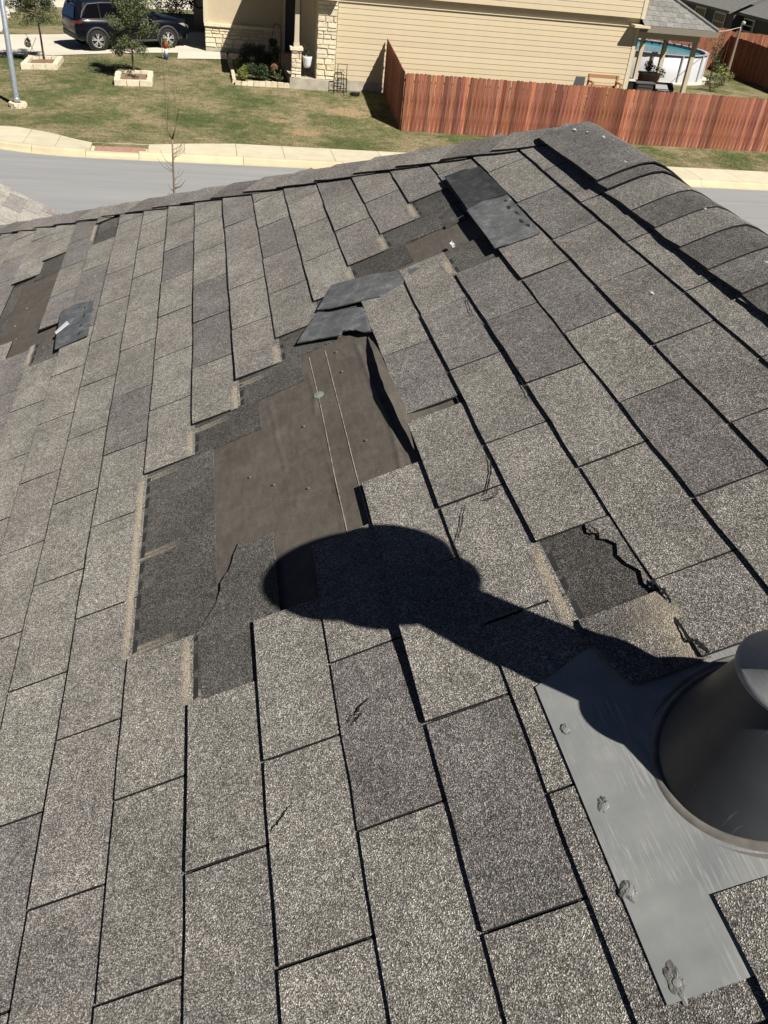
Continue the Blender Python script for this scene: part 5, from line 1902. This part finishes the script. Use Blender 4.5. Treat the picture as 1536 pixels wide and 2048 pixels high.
# heart shaped sign in the yard
hs = thing('garden_stake', 'dark heart on a thin stake in front of the pool', 'garden stake', (18.9, 37.9, .75))
MB().tube([(18.9, 37.9, .7), (18.9, 37.9, 1.9)], .01, 5).build('stake', M['black_metal'], hs)
pl = [(18.9 + .013 * 16 * math.sin(t_) ** 3 * .7, 1.98 + .011 * (13 * math.cos(t_) - 5 * math.cos(2 * t_) - 2 * math.cos(3 * t_) - math.cos(4 * t_)) * .7) for t_ in [i * 2 * math.pi / 24 for i in range(24)]]
q = MB()
q.add([(x, 37.89, z) for x, z in pl] + [(x, 37.91, z) for x, z in pl], [tuple(range(24)), tuple(range(47, 23, -1))] + [(i, i + 24, (i + 1) % 24 + 24, (i + 1) % 24) for i in range(24)])
q.build('heart', M['black_metal'], hs)
# planter with crimson plant
pb = thing('planter_box', 'brown wooden planter box with crimson leaves under the patio cover', 'planter', (17.2, 34.5, .8))
MB().box(16.88, 34.35, .8, 17.56, 34.7, 1.4).build('stand', M['dark_grey'], pb)
MB().box(16.86, 34.33, 1.4, 17.58, 34.72, 1.66).build('box', M['terracotta'], pb)
MB().box(16.83, 34.3, 1.66, 17.61, 34.75, 1.72).build('rim', M['beige_wood'], pb)
leaf_cloud(260, [(17.1, 34.5, 1.95, .2, .12, .2)], .05, 61, .3).build('crimson_leaves', M['red_leaf'], pb)
leaf_cloud(350, [(17.3, 34.5, 1.86, .32, .18, .14), (17.75, 34.55, 1.7, .15, .15, .2)], .035, 62).build('foliage', M['leaf_dark'], pb)
# grill
gl = thing('barbecue_grill', 'dark covered grill standing beside the patio post', 'grill', (17.45, 33.5, .8))
MB().box(16.95, 33.2, .8, 17.75, 33.75, 1.22).build('cabinet', M['dark_grey'], gl)
q = MB()
prof = [(33.2, 1.22), (33.2, 1.36), (33.28, 1.5), (33.45, 1.56), (33.62, 1.5), (33.75, 1.36), (33.75, 1.22)]
q.add([(16.97, y, z) for y, z in prof] + [(17.73, y, z) for y, z in prof], [tuple(range(7)), tuple(range(13, 6, -1))] + [(i, i + 7, (i + 1) % 7 + 7, (i + 1) % 7) for i in range(7)])
q.build('lid', M['black_metal'], gl)
MB().tube([(17.05, 33.17, 1.32), (17.65, 33.17, 1.32)], .015, 6).build('handle', M['steel'], gl)
# counter unit
cu = thing('patio_cabinet', 'grey storage cabinet with slatted front under the patio cover', 'cabinet', (16.3, 33.4, .8))
MB().box(16.2, 33.2, .8, 16.85, 33.7, 1.5).build('body', M['dark_grey'], cu)
for i in range(5):
    MB().box(16.23, 33.18, .85 + i * .13, 16.82, 33.2, .95 + i * .13).build('slat', M['cladding'], cu)
MB().box(16.1, 33.15, 1.5, 16.9, 33.75, 1.55).build('top', M['grey_siding'], cu)
c2 = thing('patio_cabinet', 'pale-topped cabinet at the house end of the patio', 'cabinet', (15.85, 33.4, .8))
MB().box(15.66, 33.25, .8, 16.05, 33.7, 1.55).build('body', M['black_metal'], c2)
MB().box(15.6, 33.2, 1.55, 16.08, 33.75, 1.61).build('top', M['white_frame'], c2)
# wooden bench by the wall
bn = thing('wooden_bench', 'orange wooden bench against the tan siding behind the fence', 'bench', (14.3, 32.0, .7))
MB().box(13.75, 31.75, 1.38, 14.9, 32.2, 1.44).build('seat', M['orange_wood'], bn)
MB().box(13.72, 32.2, 1.72, 14.92, 32.26, 1.84).build('backrest', M['orange_wood'], bn)
MB().box(13.72, 32.2, 1.44, 14.92, 32.24, 1.5).build('backrest', M['orange_wood'], bn)
for x in (13.75, 14.85):
    for y, h in ((31.78, 1.6), (32.2, 1.84)):
        MB().box(x - .03, y - .03, .68, x + .04, y + .03, h).build('leg', M['orange_wood'], bn)
    MB().box(x - .035, 31.74, 1.6, x + .045, 32.24, 1.65).build('armrest', M['orange_wood'], bn)
ch = thing('patio_chair', 'dark chair beside the orange bench behind the fence', 'chair', (13.35, 32.0, .7))
MB().box(13.15, 31.8, 1.15, 13.6, 32.2, 1.22).build('seat', M['black_metal'], ch)
MB().hull8([(13.15, 32.15, 1.22), (13.6, 32.15, 1.22), (13.6, 32.2, 1.22), (13.15, 32.2, 1.22), (13.3, 32.3, 1.7), (13.65, 32.3, 1.7), (13.65, 32.34, 1.7), (13.3, 32.34, 1.7)]).build('backrest', M['black_metal'], ch)
for x in (13.18, 13.57):
    for y in (31.83, 32.17):
        MB().tube([(x, y, .68), (x, y, 1.18)], .018, 6).build('leg', M['black_metal'], ch)
# post with a small white flood lamp
up_ = thing('yard_post', 'tall square wooden post topped by a small white flood lamp', 'post', (24.3, 40.9, .75))
MB().hull8([(24.25, 40.85, .7), (24.37, 40.85, .7), (24.37, 40.97, .7), (24.25, 40.97, .7), (24.27, 40.87, 2.9), (24.35, 40.87, 2.9), (24.35, 40.95, 2.9), (24.27, 40.95, 2.9)]).build('post', M['pale_bark'], up_)
MB().tube([(24.31, 40.91, 2.85), (24.31, 40.91, 3.15)], .03, 6).build('bracket', M['white_frame'], up_)
MB().lathe([(0, .0), (.07, .02), (.09, .1), (0, .14)], (24.36, 40.85, 3.12), 10).build('lamp_head', M['white_frame'], up_)
wr_ = MB().tube([(18.4, 33.2, 3.36), (21.4, 37.0, 3.15), (24.3, 40.9, 3.0)], .012, 5)
tag(wr_.build('overhead_wire', M['white_frame']), 'thin pale wire from the patio roof to the yard post', 'wire')


def yard_shrub(label, x, y, w, h, mat, seed, n=700):
    return shrub(label, x, y, w, h, mat, seed, n, .045, group='loose shrubs in the back yard')


yard_shrub('sparse shrub climbing beside the tall yard post', 23.9, 41.6, .8, 1.9, M['leaf'], 71, 500)
yard_shrub('low yellow-green shrub at the foot of the tall yard post', 23.3, 39.4, .8, .9, M['leaf_yellow'], 72, 500)
yard_shrub('low grey-green shrub nearest the sunny fence in the back yard', 21.8, 37.6, .9, .7, M['leaf'], 73, 450)
# grey house beyond
gh = thing('grey_house', 'dark grey house with grey shingle roof beyond the back yard', 'house', (36, 60, .5))
MB().box(31.7, 54.6, .2, 44, 72, 2.75).build('wall', M['grey_siding'], gh)
MB().box(32.4, 38, .2, 44, 54.6, 2.7).build('wall', M['grey_siding'], gh)
q = MB()
q.add([(31.15, 54.3, 2.68), (31.15, 72, 2.68), (37.5, 72, 5.6), (37.5, 54.3, 5.6), (31.15, 54.3, 2.53), (31.15, 72, 2.53)], [(0, 3, 2, 1), (0, 1, 5, 4), (0, 4, 3)])
q.build('roof', M['grey_roof'], gh, color=(.95, .95, .95))
q = MB()
q.add([(31.9, 38, 2.66), (31.9, 54.5, 2.66), (37.5, 54.5, 5.3), (37.5, 38, 5.3), (31.9, 38, 2.51), (31.9, 54.5, 2.51)], [(0, 3, 2, 1), (0, 1, 5, 4)])
q.build('roof', M['grey_roof'], gh, color=(.95, .95, .95))
for (x, y0, y1, z0, z1) in ((31.7, 58.1, 59.4, 1.55, 2.4), (31.7, 55.5, 56.8, 1.5, 2.4), (32.4, 53.2, 54.4, 1.75, 2.35), (32.4, 50.3, 51.3, 1.0, 2.3)):
    wn_o = MB().box(x - .03, y0, z0, x + .03, y1, z1).build('window', M['window_glass'], gh)
    for a in ((y0 - .07, z0 - .07, y0 + .03, z1 + .07), (y1 - .03, z0 - .07, y1 + .07, z1 + .07), (y0 + .03, z0 - .07, y1 - .03, z0 + .03), (y0 + .03, z1 - .03, y1 - .03, z1 + .07), (y0 + .03, (z0 + z1) / 2 - .03, y1 - .03, (z0 + z1) / 2 + .03)):
        MB().box(x - .07, a[0], a[1], x - .032, a[2], a[3]).build('frame', M['white_frame'], wn_o)
# bush and rock behind the driveway
shrub('dark bush behind the driveway beside the wing corner', -.9, 45.6, 1.6, 1.9, M['leaf_dark'], 81, 1800, .06, 'bushes behind the driveway')
shrub('thin grey bush left of the darker bush behind the driveway', -2.2, 46.2, 1.0, 1.7, M['leaf'], 82, 600, .05, 'bushes behind the driveway')
for i, (x, y, lb) in enumerate(((-2.6, 46.9, 'pale boulder behind the parked SUV'), (-1.2, 44.6, 'tan boulder at the edge of the bed behind the SUV'))):
    q = stone_block(MB(), x - .25, y - .2, ground_z(x, y) - .1, x + .25, y + .2, ground_z(x, y) + .3, .07)
    tag(q.build('boulder', M['limestone'], color=(.9, .88, .82)), lb, 'boulder', 'boulders behind the driveway')
wp = thing('wing_pillar', 'stone pillar with dark round wall ornament past the wing corner', 'pillar', (-.15, 45.2, .7))
MB().box(-.5, 45.1, .6, 0, 45.5, 2.6).build('shaft', M['limestone'], wp, color=(.55, .5, .45))
MB().lathe([(.19, 0), (.25, .0), (.25, -.03), (.19, -.03)], (-.22, 45.09, 1.75), 18, 'y').build('ring', M['black_metal'], wp)
